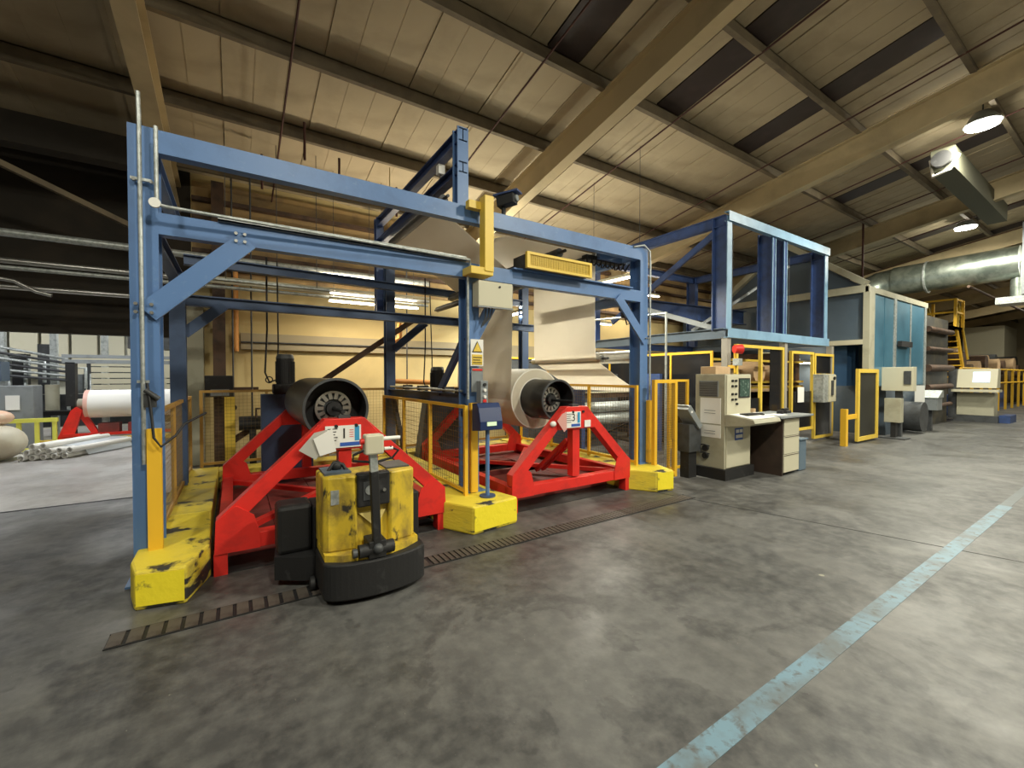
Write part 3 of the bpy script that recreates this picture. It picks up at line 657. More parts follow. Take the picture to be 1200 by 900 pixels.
part('top_cover',MB().box(.52,.70,3.2,3.45,.85,.865),OVENS,t); part('top_cover',MB().box(.95,1.13,3.2,3.45,.85,.862),DGREY,t)
part('control_panel',MB().box(.715,.945,3.085,3.16,.62,.86),BLK,t,bev=.012)
part('display',MB().tube((.80,3.075,.74),(.80,3.09,.74),.033,20),GALV,t); part('bezel',MB().box(.755,.865,3.08,3.087,.67,.80),DGREY,t)
part('key_switch',MB().tube((.90,3.07,.73),(.90,3.09,.73),.012,10),STEEL,t)
part('data_plate',MB().box(.545,.635,3.118,3.126,.66,.76),GALV,t)
part('pivot',MB().tube((.70,3.0,.345),(.94,3.0,.345),.045,16).box(.76,.88,2.96,3.12,.29,.41),BLK,t,bev=.006)
part('pivot_knob',MB().tube((.69,3.0,.34),(.66,3.0,.34),.03,12),DGREY,t); part('pivot_knob',MB().sph((.82,2.95,.36),.035),DGREY,t)
a=part('tiller_arm',MB().bar((.82,2.985,.34),(.795,2.96,.90),.055,.05,(0,1,0)),BLK,t,bev=.006)
part('tiller_neck',MB().bar((.795,2.96,.90),(.785,2.95,1.03),.05,.045,(0,1,0)),GALV,t)
h=part('tiller_head',MB().box(.725,.85,2.90,2.99,1.02,1.155),CREAML,t,bev=.012)
part('grip',MB().tube((.85,2.94,1.12),(.97,2.94,1.12),.014,12),WHITE,h); part('grip',MB().tube((.86,2.94,1.05),(.92,2.94,1.05),.012,12),WHITE,h)
part('tiller_bow',MB().path([(.73,2.95,1.05),(.66,2.96,1.02),(.66,2.97,.98),(.80,2.95,.96),(.92,2.95,.98),(.96,2.94,1.03),(.9,2.94,1.06)],.009),BLK,h)
part('red_button',MB().tube((.70,2.94,1.11),(.725,2.94,1.11),.02,12),RED,h)
part('battery_case',MB().box(.25,.49,3.55,3.80,.22,.58),BLK,t,bev=.03); part('battery_case',MB().box(.49,1.32,3.50,3.80,.10,.56),BLK,t,bev=.01)
part('side_skirt',MB().prism([(.23,3.55),(.42,3.42),(.49,3.42),(.49,3.70),(.25,3.75)],'z',.05,.22),BLK,t)
for x in (.62,1.02): part('fork',MB().box(x-.08,x+.08,3.8,4.95,.045,.095),DGREY,t); part('fork_wheel',MB().tube((x-.05,4.8,.04),(x+.05,4.8,.04),.04,14),BLK,t)
part('drive_wheel',MB().tube((.78,3.2,.1),(.88,3.2,.1),.1,18),BLK,t)
part('castor',MB().tube((.47,3.35,.05),(.44,3.35,.05),.05,14),BLK,t); part('castor',MB().tube((1.21,3.3,.05),(1.24,3.3,.05),.05,14),BLK,t)
part('hose',MB().path([(.56,3.3,.86),(.60,3.3,.92),(.66,3.3,.90),(.68,3.28,.86)],.014).sph((.62,3.32,.89),.04),BLK,t)
# ================================================================= BLUE BOX ON POLE
t=thing('pole_terminal','dark blue terminal box on a light blue pole, middle kerb nose','terminal',(2.24,3.9,.28))
part('pole',MB().tube((2.23,3.90,.29),(2.23,3.90,1.0),.022,16),BLUE,t); part('foot_plate',MB().tube((2.23,3.90,.28),(2.23,3.90,.295),.085,20),BLUED,t)
b=part('box',MB().prism([(3.82,.99),(4.0,.97),(4.0,1.26),(3.9,1.27),(3.86,1.22),(3.82,1.08)],'x',2.10,2.37),mat('terminal_blue',(.008,.025,.10),.4),t,bev=.006)
part('display',MB().box(2.18,2.29,3.81,3.822,1.035,1.075),mat('lit_strip',(.6,.75,.5),.3,emit=.6),t)
# ================================================================= BACK MOTOR CABINETS
for x0,x1,l in ((.30,.95,'blue drive cabinet with black motor behind reel core 1'),(2.55,3.35,'slate drive cabinet with black motor behind the middle fence')):
    mt=BLUED if x0<1 else OVENS
    t=thing('drive_cabinet',l,'machine cabinet',((x0+x1)/2,7.0,.1),'drive cabinets with motors'); xm=(x0+x1)/2-.02
    part('cabinet',MB().box(x0,x1,6.75,6.98,.127,1.30) if x0<1 else MB().prism([(x0,.15),(x1,.15),(x1-.05,1.15),(x0+.15,1.15)],'y',6.75,6.98),mt,t,bev=.01)
    zt=1.30 if x0<1 else 1.15
    part('gearbox',MB().box(xm-.16,xm+.16,6.72,6.98,zt,zt+.14),BLK,t,bev=.02)
    mo=part('motor',MB().tube((xm,6.86,zt+.14),(xm,6.86,zt+.50),.115,24),BLK,t); part('motor_cap',MB().tube((xm,6.86,zt+.50),(xm,6.86,zt+.56),.12,24,.10),DGREY,mo)
    m=MB()
    for k in range(20):
        a=2*math.pi*k/20; m.bar((xm+.11*math.cos(a),6.86+.11*math.sin(a),zt+.16),(xm+.11*math.cos(a),6.86+.11*math.sin(a),zt+.46),.008,.03,(math.cos(a),math.sin(a),0))
    part('cooling_fins',m,BLK,mo); part('lifting_eye',MB().hollow((xm-.2,6.85,zt+.2),(xm-.2,6.87,zt+.2),.05,.035,16),BLK,t)
    part('motor_cable',MB().path([(xm-.1,6.85,zt+.2),(xm-.2,6.85,zt+.17),(xm-.25,6.85,zt+.3),(xm-.22,6.85,zt+.9),(xm-.22,6.85,3.2)],.012).path([(xm-.1,6.85,zt+.25),(xm-.08,6.9,zt+.7),(xm-.08,7.0,3.2)],.01),BLK,t)
# drop conduits
for x,y,zb,l in ((-.02,8.9,1.0,'thin conduit drop ending in a round box before the yellow wall'),(.25,8.6,.3,'dark vertical conduit drop left of the motor'),(3.0,8.6,1.3,'conduit drop between the mid posts')):
    t=thing('conduit_drop',l,'conduit',(x,y,zb)); part('conduit',MB().tube((x,y,zb),(x,y,RZ(y)),.014,8),DGREY,t); part('outlet_box',MB().tube((x,y-.03,zb),(x,y+.03,zb),.05,12),DGREY,t)
t=thing('orange_pipe','orange pipe with bends beside the middle back post','pipe',(2.6,8.3,0))
part('riser',MB().path([(2.75,8.3,2.6),(2.75,8.3,2.3),(2.6,8.3,2.2),(2.55,8.3,2.0),(2.55,8.3,1.6),(2.65,8.3,1.45),(3.4,8.3,1.42)],.05,12),ORNG,t); part('flange',MB().tube((2.55,8.3,1.68),(2.55,8.3,1.72),.09,16),BROWN,t)
# brown column, box and diagonal against wall
t=thing('brown_column','dark brown steel column against the yellow wall at left','column',(-.25,9.1,0))
part('column',MB().hb((-.22,9.1,0),(-.22,9.1,4.9),.18,.28,(0,1,0)),BROWN,t); part('pipe',MB().tube((0.02,9.2,2.0),(0.02,9.2,4),.05),ORNG,t)
t=thing('pale_column','pale cream column at the edge of the left opening','column',(-.62,9.2,0))
part('column',MB().box(-.72,-.45,9.15,9.38,0,2.75),CREAM,t)
t=thing('black_box','black wall box with a grey label left of the motor','box',(-.2,8.75,1.2)); part('case',MB().box(-.42,-.02,8.65,8.9,1.2,1.56),BLK,t,bev=.01); part('label_plate',MB().box(-.34,-.08,8.64,8.65,1.22,1.33),MGREY,t)
part('bracket',MB().box(-.02,.35,8.7,8.8,1.30,1.36),BROWN,t)
t=thing('mustard_board','mustard upright panel behind the left back fence','panel',(-.1,8.6,0)); part('board',MB().box(-.15,.0,8.6,8.64,0,1.2),YBR,t)
t=thing('diagonal_strut','long dark diagonal steel strut crossing before the yellow wall','strut',(1,8.7,0))
part('strut',MB().uch((-.15,8.8,.35),(2.9,8.0,2.62),.1,.1),BROWN,t); part('foot',MB().box(-.3,.0,8.7,8.9,0,.4),BROWN,t)
t=thing('dark_pump','small dark pump on the floor before the yellow wall','pump',(.25,8.5,0)); part('body',MB().tube((.05,8.5,.75),(.45,8.5,.75),.12),BLK,t); part('stand',MB().box(.2,.3,8.45,8.55,0,.65),BLK,t); part('pipe',MB().path([(.3,8.4,.85),(.3,8.4,1.0),(.5,8.4,1.0),(.5,8.4,.5)],.02),BROWN,t)
# pipes and trays overhead
PIPES=[(3.43,.055,8.4,GALV),(3.06,.04,8.4,STEEL),(2.98,.03,8.45,GALV),(2.72,.035,8.5,STEEL)]
for i,(z,r,y,mt) in enumerate(PIPES):
    solo('overhead_pipe',('topmost','second','third, thin','lowest')[i]+' grey pipe running across the dark left bay','pipe',MB().tube((-9,y,z),(-.1 if i==3 else 3.4,y,z+.04),r,12),mt,'overhead pipes')
solo('overhead_pipe','white cranked pipe at the far left below the pipes','pipe',MB().path([(-6,8.4,2.85),(-2.6,8.4,2.84),(-2.45,8.4,2.82),(-2.25,8.4,2.70),(-2.1,8.4,2.66)],.025),STEEL,'overhead pipes')
t=thing('cable_tray','pale cable tray hung behind the lower blue beam','cable tray',(1.4,7.9,2.95))
part('tray',MB().box(-.4,1.4,7.9,8.1,3.02,3.05),GALV,t); [part('hanger',MB().tube((x,8.0,3.04),(x,8.0,RZ(8.0)),.006,6),DGREY,t) for x in (-.1,.6,1.2)]; part('cables',MB().tube((-.4,7.95,2.99),(1.4,7.95,3.0),.02).tube((-.4,8.05,3.08),(3.3,8.05,3.1),.02),CREAML,t)
solo('hanging_box','pale hanging box in front of the middle fluorescent light','box',MB().box(2.34,2.48,7.75,7.85,2.62,3.12).tube((2.41,7.8,3.12),(2.41,7.8,RZ(7.8)),.008,6),mat('olive_box',(.35,.28,.08),.5))
# fan behind left frame top
# ================================================================= CONTROL CABINET
t=thing('control_cabinet','tall cream control cabinet with dark screen and keyboard shelf','cabinet',(6.42,3.8,0))
part('plinth',MB().box(6.04,6.84,3.52,4.06,0,.16),BLK,t)
part('body',MB().box(6.08,6.80,3.56,4.04,.16,1.58),CREAM,t,bev=.008)
part('lower_door',MB().box(6.11,6.77,3.545,3.56,.18,.80),CREAML,t,bev=.004)
d=part('upper_panel',MB().box(6.11,6.77,3.545,3.56,.96,1.565),CREAML,t,bev=.004)
part('screen',MB().box(6.42,6.73,3.535,3.546,1.22,1.52),BLK,d); part('display',MB().box(6.44,6.71,3.531,3.536,1.24,1.50),SCREEN,d)
for x,z in ((6.24,1.48),(6.33,1.48),(6.24,1.40),(6.33,1.40),(6.24,1.28),(6.33,1.28),(6.24,1.20),(6.33,1.20),(6.36,1.13)): part('knob',MB().tube((x,3.52,z),(x,3.546,z),.018,12),BLK,d)
part('blue_label',MB().box(6.33,6.55,3.54,3.545,.58,.76),BLUEP,t); part('label_print',MB().box(6.35,6.43,3.536,3.54,.69,.74).box(6.45,6.53,3.536,3.54,.69,.74).box(6.35,6.53,3.536,3.54,.61,.66),WHITE,t)
part('shelf',MB().prism([(3.56,.80),(3.56,.98),(3.50,.98),(3.14,.93),(3.12,.88),(3.2,.84)],'x',6.08,6.82),CREAM,t,bev=.006)
part('shelf_top',MB().sheet([(6.1,3.5,.985),(6.1,3.16,.938),(6.8,3.16,.938),(6.8,3.5,.985)],.004),WHITE,t)
part('keyboard',MB().box(6.28,6.62,3.32,3.45,.975,.995),BLK,t); part('mouse',MB().sph((6.68,3.33,.975),.03,10,6,(1,1.4,.6)),BLK,t)
part('side_vent',MB().box(6.068,6.08,3.66,3.97,1.24,1.48),MGREY,t)
m=MB()
for k in range(9): m.box(6.062,6.068,3.67,3.96,1.25+k*.025,1.262+k*.025)
part('vent_slats',m,DGREY,t,kind='stuff')
for z0,z1,l in ((.83,1.22,1),(.62,.81,2)): part('side_notice',MB().box(6.07,6.078,3.62,3.95,z0,z1),WHITE,t); part('print_line',MB().box(6.066,6.07,3.70,3.88,(z0+z1)/2,(z0+z1)/2+.008).box(6.066,6.07,3.70,3.88,(z0+z1)/2-.04,(z0+z1)/2-.032),MGREY,t)
for z in (.33,.45): part('side_inlet',MB().tube((6.03,3.85,z),(6.08,3.85,z),.045,16).path([(6.04,3.93,z+.04),(6.0,3.85,z+.06),(6.04,3.77,z+.04)],.01),BLK,t)
solo('carton','tan cardboard carton on top of the control cabinet','box',MB().box(6.15,6.55,3.75,4.0,1.582,1.70),TAN,bev=.006)
t=thing('alarm_beacon','red round alarm sounder on a stem at the cage corner','alarm',(7.8,4.42,1.7))
part('stem',MB().tube((7.88,4.42,1.62),(7.88,4.42,2.10),.02),YST,t); part('sounder',MB().tube((7.74,4.36,2.05),(7.86,4.29,2.05),.075,20,.09),RED,t); part('lens',MB().tube((7.86,4.29,2.05),(7.88,4.28,2.05),.035,16),WHITE,t); part('bracket',MB().box(7.9,7.95,4.42,4.6,1.7,1.76),YST,t); part('base',MB().box(7.83,7.95,4.32,4.44,1.75,1.88),GALV,t)
# small tilted kiosk
t=thing('tilted_panel','small grey tilted operator panel on a stand left of the cabinet','control panel',(5.85,4.0,0))
part('face',MB().prism([(5.62,1.05),(5.70,1.12),(6.0,.80),(5.93,.74)],'y',3.86,4.1),MGREY,t,bev=.006)
part('buttons',MB().box(5.70,5.74,3.855,3.86,1.0,1.03),WHITE,t); part('body',MB().box(5.72,6.02,3.9,4.1,.40,.82),DGREY,t); part('stand',MB().box(5.76,5.95,3.93,4.08,0,.40),BLK,t)
part('top_plate',MB().sheet([(5.66,3.88,1.11),(5.93,3.88,.83),(5.93,4.08,.83),(5.66,4.08,1.11)],.006),GALV,t)
# desk with drawers
t=thing('desk','brown desk with cream drawer unit beside the control cabinet','desk',(7.3,3.5,0))
part('side_panel',MB().box(7.08,7.11,3.22,3.78,0,.90),DWOOD,t); part('back_panel',MB().box(6.84,7.6,3.78,3.80,0,.9),DWOOD,t)
part('desktop',MB().box(6.86,7.95,3.14,3.82,.905,.935),MGREY,t,bev=.004)
part('drawer_case',MB().box(7.11,7.62,3.24,3.78,0.03,.90),DWOOD,t)
for k,(a,b) in enumerate(((.62,.895),(.335,.61),(.05,.325))):
    d=part('drawer',MB().box(7.12,7.61,3.21,3.24,a,b),CREAML,t,bev=.004); part('finger_groove',MB().box(7.13,7.60,3.205,3.212,b-.015,b-.006),DWOOD,d)
solo('paper_pad','white paper pad on the brown desk','paper',MB().box(7.0,7.3,3.25,3.45,.937,.947),WHITE)
solo('coffee_mug','small tan mug on the desk next to the cabinet','mug',MB().hollow((6.98,3.62,.937),(6.98,3.62,1.03),.04,.034,16).tube((6.98,3.62,.937),(6.98,3.62,.945),.036,16),TAN)
solo('tape_roll','small black tape roll on the right end of the desk','tape',MB().hollow((7.5,3.45,.937),(7.5,3.45,.98),.05,.03,20),BLK)
solo('telephone','small black desk phone in front of the yellow frame','phone',MB().box(7.62,7.78,3.4,3.55,.937,.98).bar((7.62,3.47,1.0),(7.80,3.47,1.0),.05,.03),BLK,bev=.006)
t=thing('waste_bin','tall blue-grey waste bin at the right of the desk','bin',(7.82,3.36,0))
part('bin_body',MB().prism([(7.69,3.24),(7.95,3.24),(7.95,3.5),(7.69,3.5)],'z',0,.50),BINM,t,bev=.02); part('rim',MB().box(7.67,7.97,3.22,3.52,.50,.53),BINM,t,bev=.01)
# ================================================================= CAGE (blue upper frame)
t=thing('cage_frame','dark blue steel cage on legs behind the control cabinet','frame',(10.1,6.1,0))
def cp(x,y,z0=2.45,z1=4.62,w=.16,d=.3,mt=NAVY): part('column',MB().hb((x,y+d/2,z0),(x,y+d/2,z1),w,d,(0,1,0),t=.02),mt,t)
for x in (7.95,9.65,10.15,12.2): cp(x,4.6)
for x in (7.95,12.2): cp(x,8.1)
LB=mat('pale_blue_paint',(.20,.35,.50),.45,c2=(.14,.25,.38),scale=3)
for z in (2.38,4.60): part('front_beam',MB().uch((7.87,4.6,z),(12.3,4.6,z),.1,.18,side=1),LB,t)
part('column_edge',MB().box(7.87,8.03,4.585,4.6,2.45,4.6),LB,t); part('column_edge',MB().box(12.12,12.28,4.585,4.6,2.45,4.6),LB,t)
for x in (9.58,9.70,10.08,10.2): part('column_edge',MB().box(x,x+.02,4.585,4.6,2.45,4.5),LB,t)
for z in (2.38,4.55):
    for x in (7.95,12.2): part('side_beam',MB().hb((x,4.65,z),(x,8.2,z),.12,.2),NAVY if z>3 else OVENS,t)
    part('rear_beam',MB().hb((7.9,8.2,z),(12.3,8.2,z),.12,.18),NAVY,t)
part('diagonal',MB().bar((7.95,4.9,4.35),(7.95,7.6,2.9),.06,.12),NAVY,t); part('diagonal',MB().bar((7.95,4.9,2.5),(7.95,8,3.6),.06,.1),MGREY,t)
part('diagonal',MB().bar((8.0,5.4,2.5),(12.1,5.4,4.4),.05,.05),MGREY,t)
part('rear_lintel',MB().hb((7.9,7,3.2),(12.9,7,3.3),.2,.4),NAVY,t)
part('chain',MB().tube((8.6,4.9,2.4),(8.6,4.9,4.5),.008,6).tube((11,4.9,2.4),(11,4.9,4.4),.008,6),DGREY,t)
for x in (7.95,10.2,12.6): part('leg',MB().box(x-.06,x+.06,4.58,4.70,0,2.3),mat('leg_beige',(.30,.28,.24),.6) if x==7.95 else D.materials['leg_beige'],t)
# yellow framed dark panels
def ypanel(x0,x1,y,z0,z1,l,bars=(),glass=GLASSD,w=.06,fz=()):
    q=thing('guard_panel',l,'guard panel',((x0+x1)/2,y,z0),'yellow framed guard panels')
    part('stile',MB().box(x0,x0+w,y-.03,y+.03,z0,z1),YBR,q); part('stile',MB().box(x1-w,x1,y-.03,y+.03,z0,z1),YBR,q)
    for b in bars: part('stile',MB().box(b-w/2,b+w/2,y-.03,y+.03,z0,z1),YBR,q)
    for a in (z0,z1-w)+tuple(fz): part('rail',MB().box(x0+w,x1-w,y-.028,y+.028,a,a+w),YBR,q)
    return q
q=ypanel(8.2,10.1,4.6,.3,2.18,'yellow framed guard panel with dark glass right of the alarm',(9.15,))
SMOKE=mat('smoked_pane',(.015,.015,.017),.15,alpha=.9)
part('pane',MB().box(8.26,9.12,4.6,4.61,.3,1.1),SMOKE,q); part('pane',MB().box(9.55,10.04,4.6,4.61,.3,2.12),SMOKE,q)
q=ypanel(10.45,11.55,4.6,.3,2.12,'yellow framed guard panel holding a white notice',()); part('pane',MB().box(10.5,11.5,4.6,4.61,.35,1.2),SMOKE,q); part('notice',MB().box(10.75,11.05,4.57,4.58,.95,1.3),WHITE,q)
q=ypanel(11.6,12.65,4.6,0.05,2.10,'right yellow framed door panel with two black panes and grey box',(),fz=(.95,1.55)); part('pane',MB().box(11.66,12.6,4.6,4.61,.1,.93),SMOKE,q); part('pane',MB().box(11.66,12.6,4.6,4.61,1.62,2.05),SMOKE,q)
t2=thing('switch_cabinet','small grey switch cabinet on the right yellow panel','switch box',(11.7,4.4,.9)); part('case',MB().box(11.5,12.15,4.35,4.57,.93,1.60),GALV,t2,bev=.01); part('door',MB().box(11.75,12.13,4.33,4.35,.95,1.58),CREAML,t2); part('handle',MB().box(11.85,11.95,4.31,4.33,1.1,1.45),DGREY,t2); part('knob',MB().tube((12.0,4.30,1.5),(12.0,4.33,1.5),.04,12),BLK,t2)
# side guard (X=7.85)
q=thing('side_guard','tall yellow edged guard screen along the cage side','guard panel',(7.85,5.9,0),'yellow framed guard panels')
part('top_rail',MB().box(7.83,7.87,4.85,7.6,2.0,2.05),YST,q)
for y in (4.87,5.8,6.8,7.58): part('stile',MB().box(7.83,7.87,y-.02,y+.02,0,2.0),YST,q)
part('pane',MB().box(7.845,7.855,4.9,7.55,.2,1.98),SMOKE,q)
q=thing('pipe_rail','thin galvanised rail post behind the orange gate','rail',(6.6,5.2,0)); part('upright',MB().tube((6.75,5.1,0),(6.75,5.1,2.75),.02),GALV,q); part('crossbar',MB().tube((6.75,5.1,2.72),(6.3,6.6,2.72),.02),GALV,q)
# machine inside cage
q=thing('coating_machine','machine with tan rolls and yellow rails inside the cage','machine',(10.2,6.2,0))
for x,z,r in ((9.2,1.55,.22),(9.9,1.62,.26),(11.1,1.65,.28),(12.3,1.6,.25)): part('tan_roll',MB().tube((x,5.6,z),(x,7.4,z),r,24),TAN,q)
part('web',MB().box(8.9,13,5.9,7.3,1.72,1.73).box(10.6,13,5.7,7.2,1.15,1.3),TAN,q)
for z in (1.25,1.38,1.9): part('rail',MB().box(8.6,13,5.4,5.46,z,z+.05),YBR,q)
part('frame',MB().box(8.4,8.6,5.5,7.5,0,1.9).box(12.8,13,5.5,7.5,0,2.2).box(8.6,12.8,7.5,7.6,0,1.2),BROWN,q)
part('back_plate',MB().box(8,13,8.3,8.35,0,2.2),DGREY,q)
q=thing('cross_guard','black screen behind the right fence','screen',(6.7,8.4,0)); part('screen',MB().box(5.3,7.8,8.4,8.45,0,2.0),DGREY,q); part('frame',MB().box(5.3,7.8,8.37,8.4,1.96,2.0).box(5.3,5.34,8.37,8.4,0,2.0).box(6.5,6.54,8.37,8.4,0,2.0),YST,q)
# ================================================================= OVEN AND RIGHT END
t=thing('oven_housing','blue panelled oven housing with cream trims, right of the cage','oven',(15.3,6.4,0))
part('upper_body',MB().box(13.1,17.6,4.05,9.2,2.42,3.72),OVENS,t); part('lower_body',MB().box(14.2,17.6,4.3,9.2,0,2.42),OVENS,t)
part('trim',MB().box(13.0,13.12,4.0,9.2,3.62,3.80).box(13.0,17.7,3.98,4.06,3.62,3.76),CREAM,t)
part('trim',MB().box(13.0,13.12,4.1,9.2,2.34,2.46),CREAML,t); part('corner_post',MB().box(13.0,13.35,3.97,4.1,0.0,3.62),CREAM,t)
for x in (14.85,17.45): part('mullion',MB().box(x-.08,x+.08,3.97,4.05,1.2,3.62),GALV,t)
part('mullion',MB().box(16.1,16.18,3.98,4.05,1.2,3.6),GALV,t)
for a,b in ((13.4,14.05),(14.1,14.75),(14.97,16.08),(16.22,17.35)): part('door_panel',MB().box(a,b,3.99,4.04,1.3,3.58),OVEN,t)
part('door_handle',MB().box(15.0,15.9,3.88,3.97,2.35,2.5),BLK,t); part('base_panel',MB().box(14.3,17.5,4.0,4.3,0,1.25),OVENS,t)
part('gable',MB().prism([(4.2,3.81),(6.0,5.2),(7.8,3.81)],'x',13.2,13.3),OVENS,t); part('gable_beam',MB().bar((13.2,4.1,3.86),(13.2,6.0,5.3),.25,.14),CREAM,t); part('gable_beam',MB().bar((13.2,6.0,5.3),(13.2,7.9,3.86),.25,.14),CREAM,t)
t=thing('dark_tower','sooty dark machine tower right of the blue oven','machine',(19,5,0)); part('tower',MB().box(17.7,20.5,4.1,8.5,0,3.45),mat('tower_soot',(.045,.045,.04),.6,c2=(.12,.10,.06),scale=2),t)
for k in range(5): part('pipe',MB().tube((17.8,4.0,.6+.6*k),(20.4,4.0,.62+.6*k),.07+.02*(k%3)),BROWN,t)
solo('blue_cover','draped dark blue cover hanging below the oven side','cover',MB().prism([(13.25,4.5),(13.45,4.62),(13.65,4.45),(13.85,4.62),(14.0,4.5),(14.1,4.9),(13.25,4.9)],'z',1.3,2.38),mat('blue_tarp',(.02,.07,.16),.6))
q=ypanel(11.95,13.2,3.86,.05,1.72,'free-standing yellow framed mesh door in front of the oven',(),w=.09); part('pane',MB().box(12.0,13.1,3.86,3.87,.1,1.68),mat('mesh_dark',(.02,.02,.015),.5),q)
t=thing('yellow_bollard','yellow safety bollard with side arm before the blue oven','bollard',(11.3,3.85,0)); part('post',MB().box(11.25,11.36,3.82,3.93,0,.82),YST,t); part('arm',MB().box(11.36,12.0,3.85,3.90,.58,.68),YST,t)
t=thing('yellow_gate','yellow steel hatch frame between cage and oven','gate',(12.9,5,1.0)); part('frame',MB().box(12.7,13.6,4.9,4.98,1.65,1.75).box(12.7,12.8,4.9,4.98,1.1,1.65).box(13.5,13.6,4.9,4.98,1.1,1.65).box(12.7,13.6,4.9,4.98,1.1,1.2),YST,t)
t=thing('electrical_cabinet','wide cream electrical box on a pedestal before the oven','cabinet',(14.1,3.7,0)); part('case',MB().box(13.95,14.2,3.38,4.0,1.18,1.78),CREAML,t,bev=.01); part('switch',MB().box(13.92,13.95,3.42,3.55,1.35,1.68),DGREY,t); part('pedestal',MB().box(14.05,14.15,3.62,3.75,0,1.18),DGREY,t)
t=thing('electrical_cabinet','lower small cream electrical box under the wide one','cabinet',(14.3,3.9,.0)); part('case',MB().box(13.68,13.9,3.54,3.86,.40,1.0),CREAM,t,bev=.01); part('foot',MB().box(13.72,13.86,3.64,3.74,0,.40),BLK,t); part('foot_plate',MB().box(13.55,13.98,3.42,3.95,0,.03),DGREY,t)
t=thing('operator_box','grey operator box with sloping lid right of the electrical cabinets','control panel',(16.4,3.7,0)); part('case',MB().box(16.3,16.8,3.45,3.85,.60,.95),MGREY,t); part('lid',MB().prism([(16.25,.95),(16.8,.95),(16.8,1.15),(16.7,1.15)],'y',3.42,3.88),GALV,t); part('stand',MB().box(16.5,16.6,3.6,3.7,0,.6),DGREY,t)
solo('white_notice','white notice sheet hanging near the operator box','notice',MB().box(15.6,15.62,3.55,3.75,.85,1.3),WHITE)
solo('machine_barrel','dark round drum on the floor before the oven','drum',MB().tube((15.6,3.55,.45),(15.6,3.95,.45),.4,20),DGREY)
t=thing('operator_console','cream operator console with lit blue screen at the far right','console',(21.2,3.5,0))
part('plinth',MB().box(21.05,21.7,3.0,4.05,0,.22),DGREY,t); part('lower_body',MB().box(21.1,21.7,3.1,3.98,.22,.98),CREAM,t,bev=.01); part('upper_body',MB().prism([(21.15,1.15),(21.7,1.15),(21.7,1.80),(21.35,1.80)],'y',3.05,4.0),CREAML,t,bev=.01)
part('shelf',MB().box(20.75,21.3,2.95,4.05,1.02,1.10),CREAML,t); part('side_panel',MB().box(21.15,21.75,4.0,4.2,.1,1.8),DGREY,t)
part('screen',MB().add([(21.195,3.22,1.34),(21.195,3.62,1.34),(21.30,3.62,1.70),(21.30,3.22,1.70),(21.22,3.22,1.34),(21.22,3.62,1.34),(21.325,3.62,1.70),(21.325,3.22,1.70)],[(0,1,2,3),(4,5,6,7),(0,1,5,4),(2,3,7,6)]),SCREENB,t)
solo('floor_plinth','blue base block beside the operator console','plinth',MB().box(21.2,22.2,2.75,3.0,0,.25),NAVY)
# ladder and yellow rails
t=thing('access_stair','steep yellow access stair leaning on the far machine','stair',(24,4.6,0))
for y in (4.2,4.9): part('stringer',MB().bar((23.4,y,1.4),(22.0,y,3.4),.06,.18),YST,t)
for k in range(9): part('tread',MB().box(23.3-.155*k-.12,23.3-.155*k+.12,4.2,4.9,1.5+.22*k,1.54+.22*k),YST,t)
for y in (4.15,4.95): part('handrail',MB().path([(23.5,y,2.2),(22.0,y,4.2),(22.0,y,3.3)],.035),YBR,t)

for x,y in ((21.4,4.1),(21.4,4.9),(22.4,4.1),(22.4,4.9)): part('cage_post',MB().box(x-.04,x+.04,y-.04,y+.04,3.3,4.3),YST,t)
for z in (3.8,4.25): part('cage_rail',MB().box(21.4,22.4,4.08,4.12,z,z+.06).box(21.38,21.44,4.1,4.9,z,z+.06),YST,t,kind='stuff'); part('platform',MB().box(21.0,22.4,4.1,5.2,3.25,3.32),CREAM,t)
t=thing('brown_machine','long brown machine with many rollers at the far right end','machine',(31,5.5,0))
part('body',MB().box(24,42,5,8.5,0,1.6),mat('machine_brown',(.16,.11,.06),.7,c2=(.05,.035,.02),scale=1.2,lo=.4,hi=.6),t)
for i in range(9): part('roller',MB().tube((24.8+1.9*i,5,2.0+.35*math.sin(i*1.7)),(24.8+1.9*i,8.4,2.0+.35*math.sin(i*1.7)),.45,16),(BROWN,TAN,DGREY)[i%3],t)
part('hood',MB().box(40,44,5.5,7.3,2.5,4.7),CREAML,t,'cream sheet hood')
for i in range(10): part('roller',MB().tube((25.5+1.35*i,4.6,1.9+.3*math.cos(i*2.3)),(25.5+1.35*i,5.6,1.9+.3*math.cos(i*2.3)),.38,14),(BROWN,D.materials['machine_brown'],TAN)[i%3],t)
for y in (4.9,): part('blue_box',MB().box(23.5,27,4.5,4.95,0,.8).box(28,33,4.5,4.95,0,.8),NAVY,t)
t=thing('yellow_guard_rail','yellow guard rail with posts before the brown machine','guard rail',(30,4.1,0))
part('top_rail',MB().tube((22.3,4.1,1.85),(40,4.1,1.85),.04),YST,t); part('mid_rail',MB().tube((22.3,4.1,1.25),(40,4.1,1.25),.035),YST,t)
for i in range(12): part('post',MB().box(22.3+1.6*i-.04,22.3+1.6*i+.04,4.06,4.14,0,1.85),YST,t)
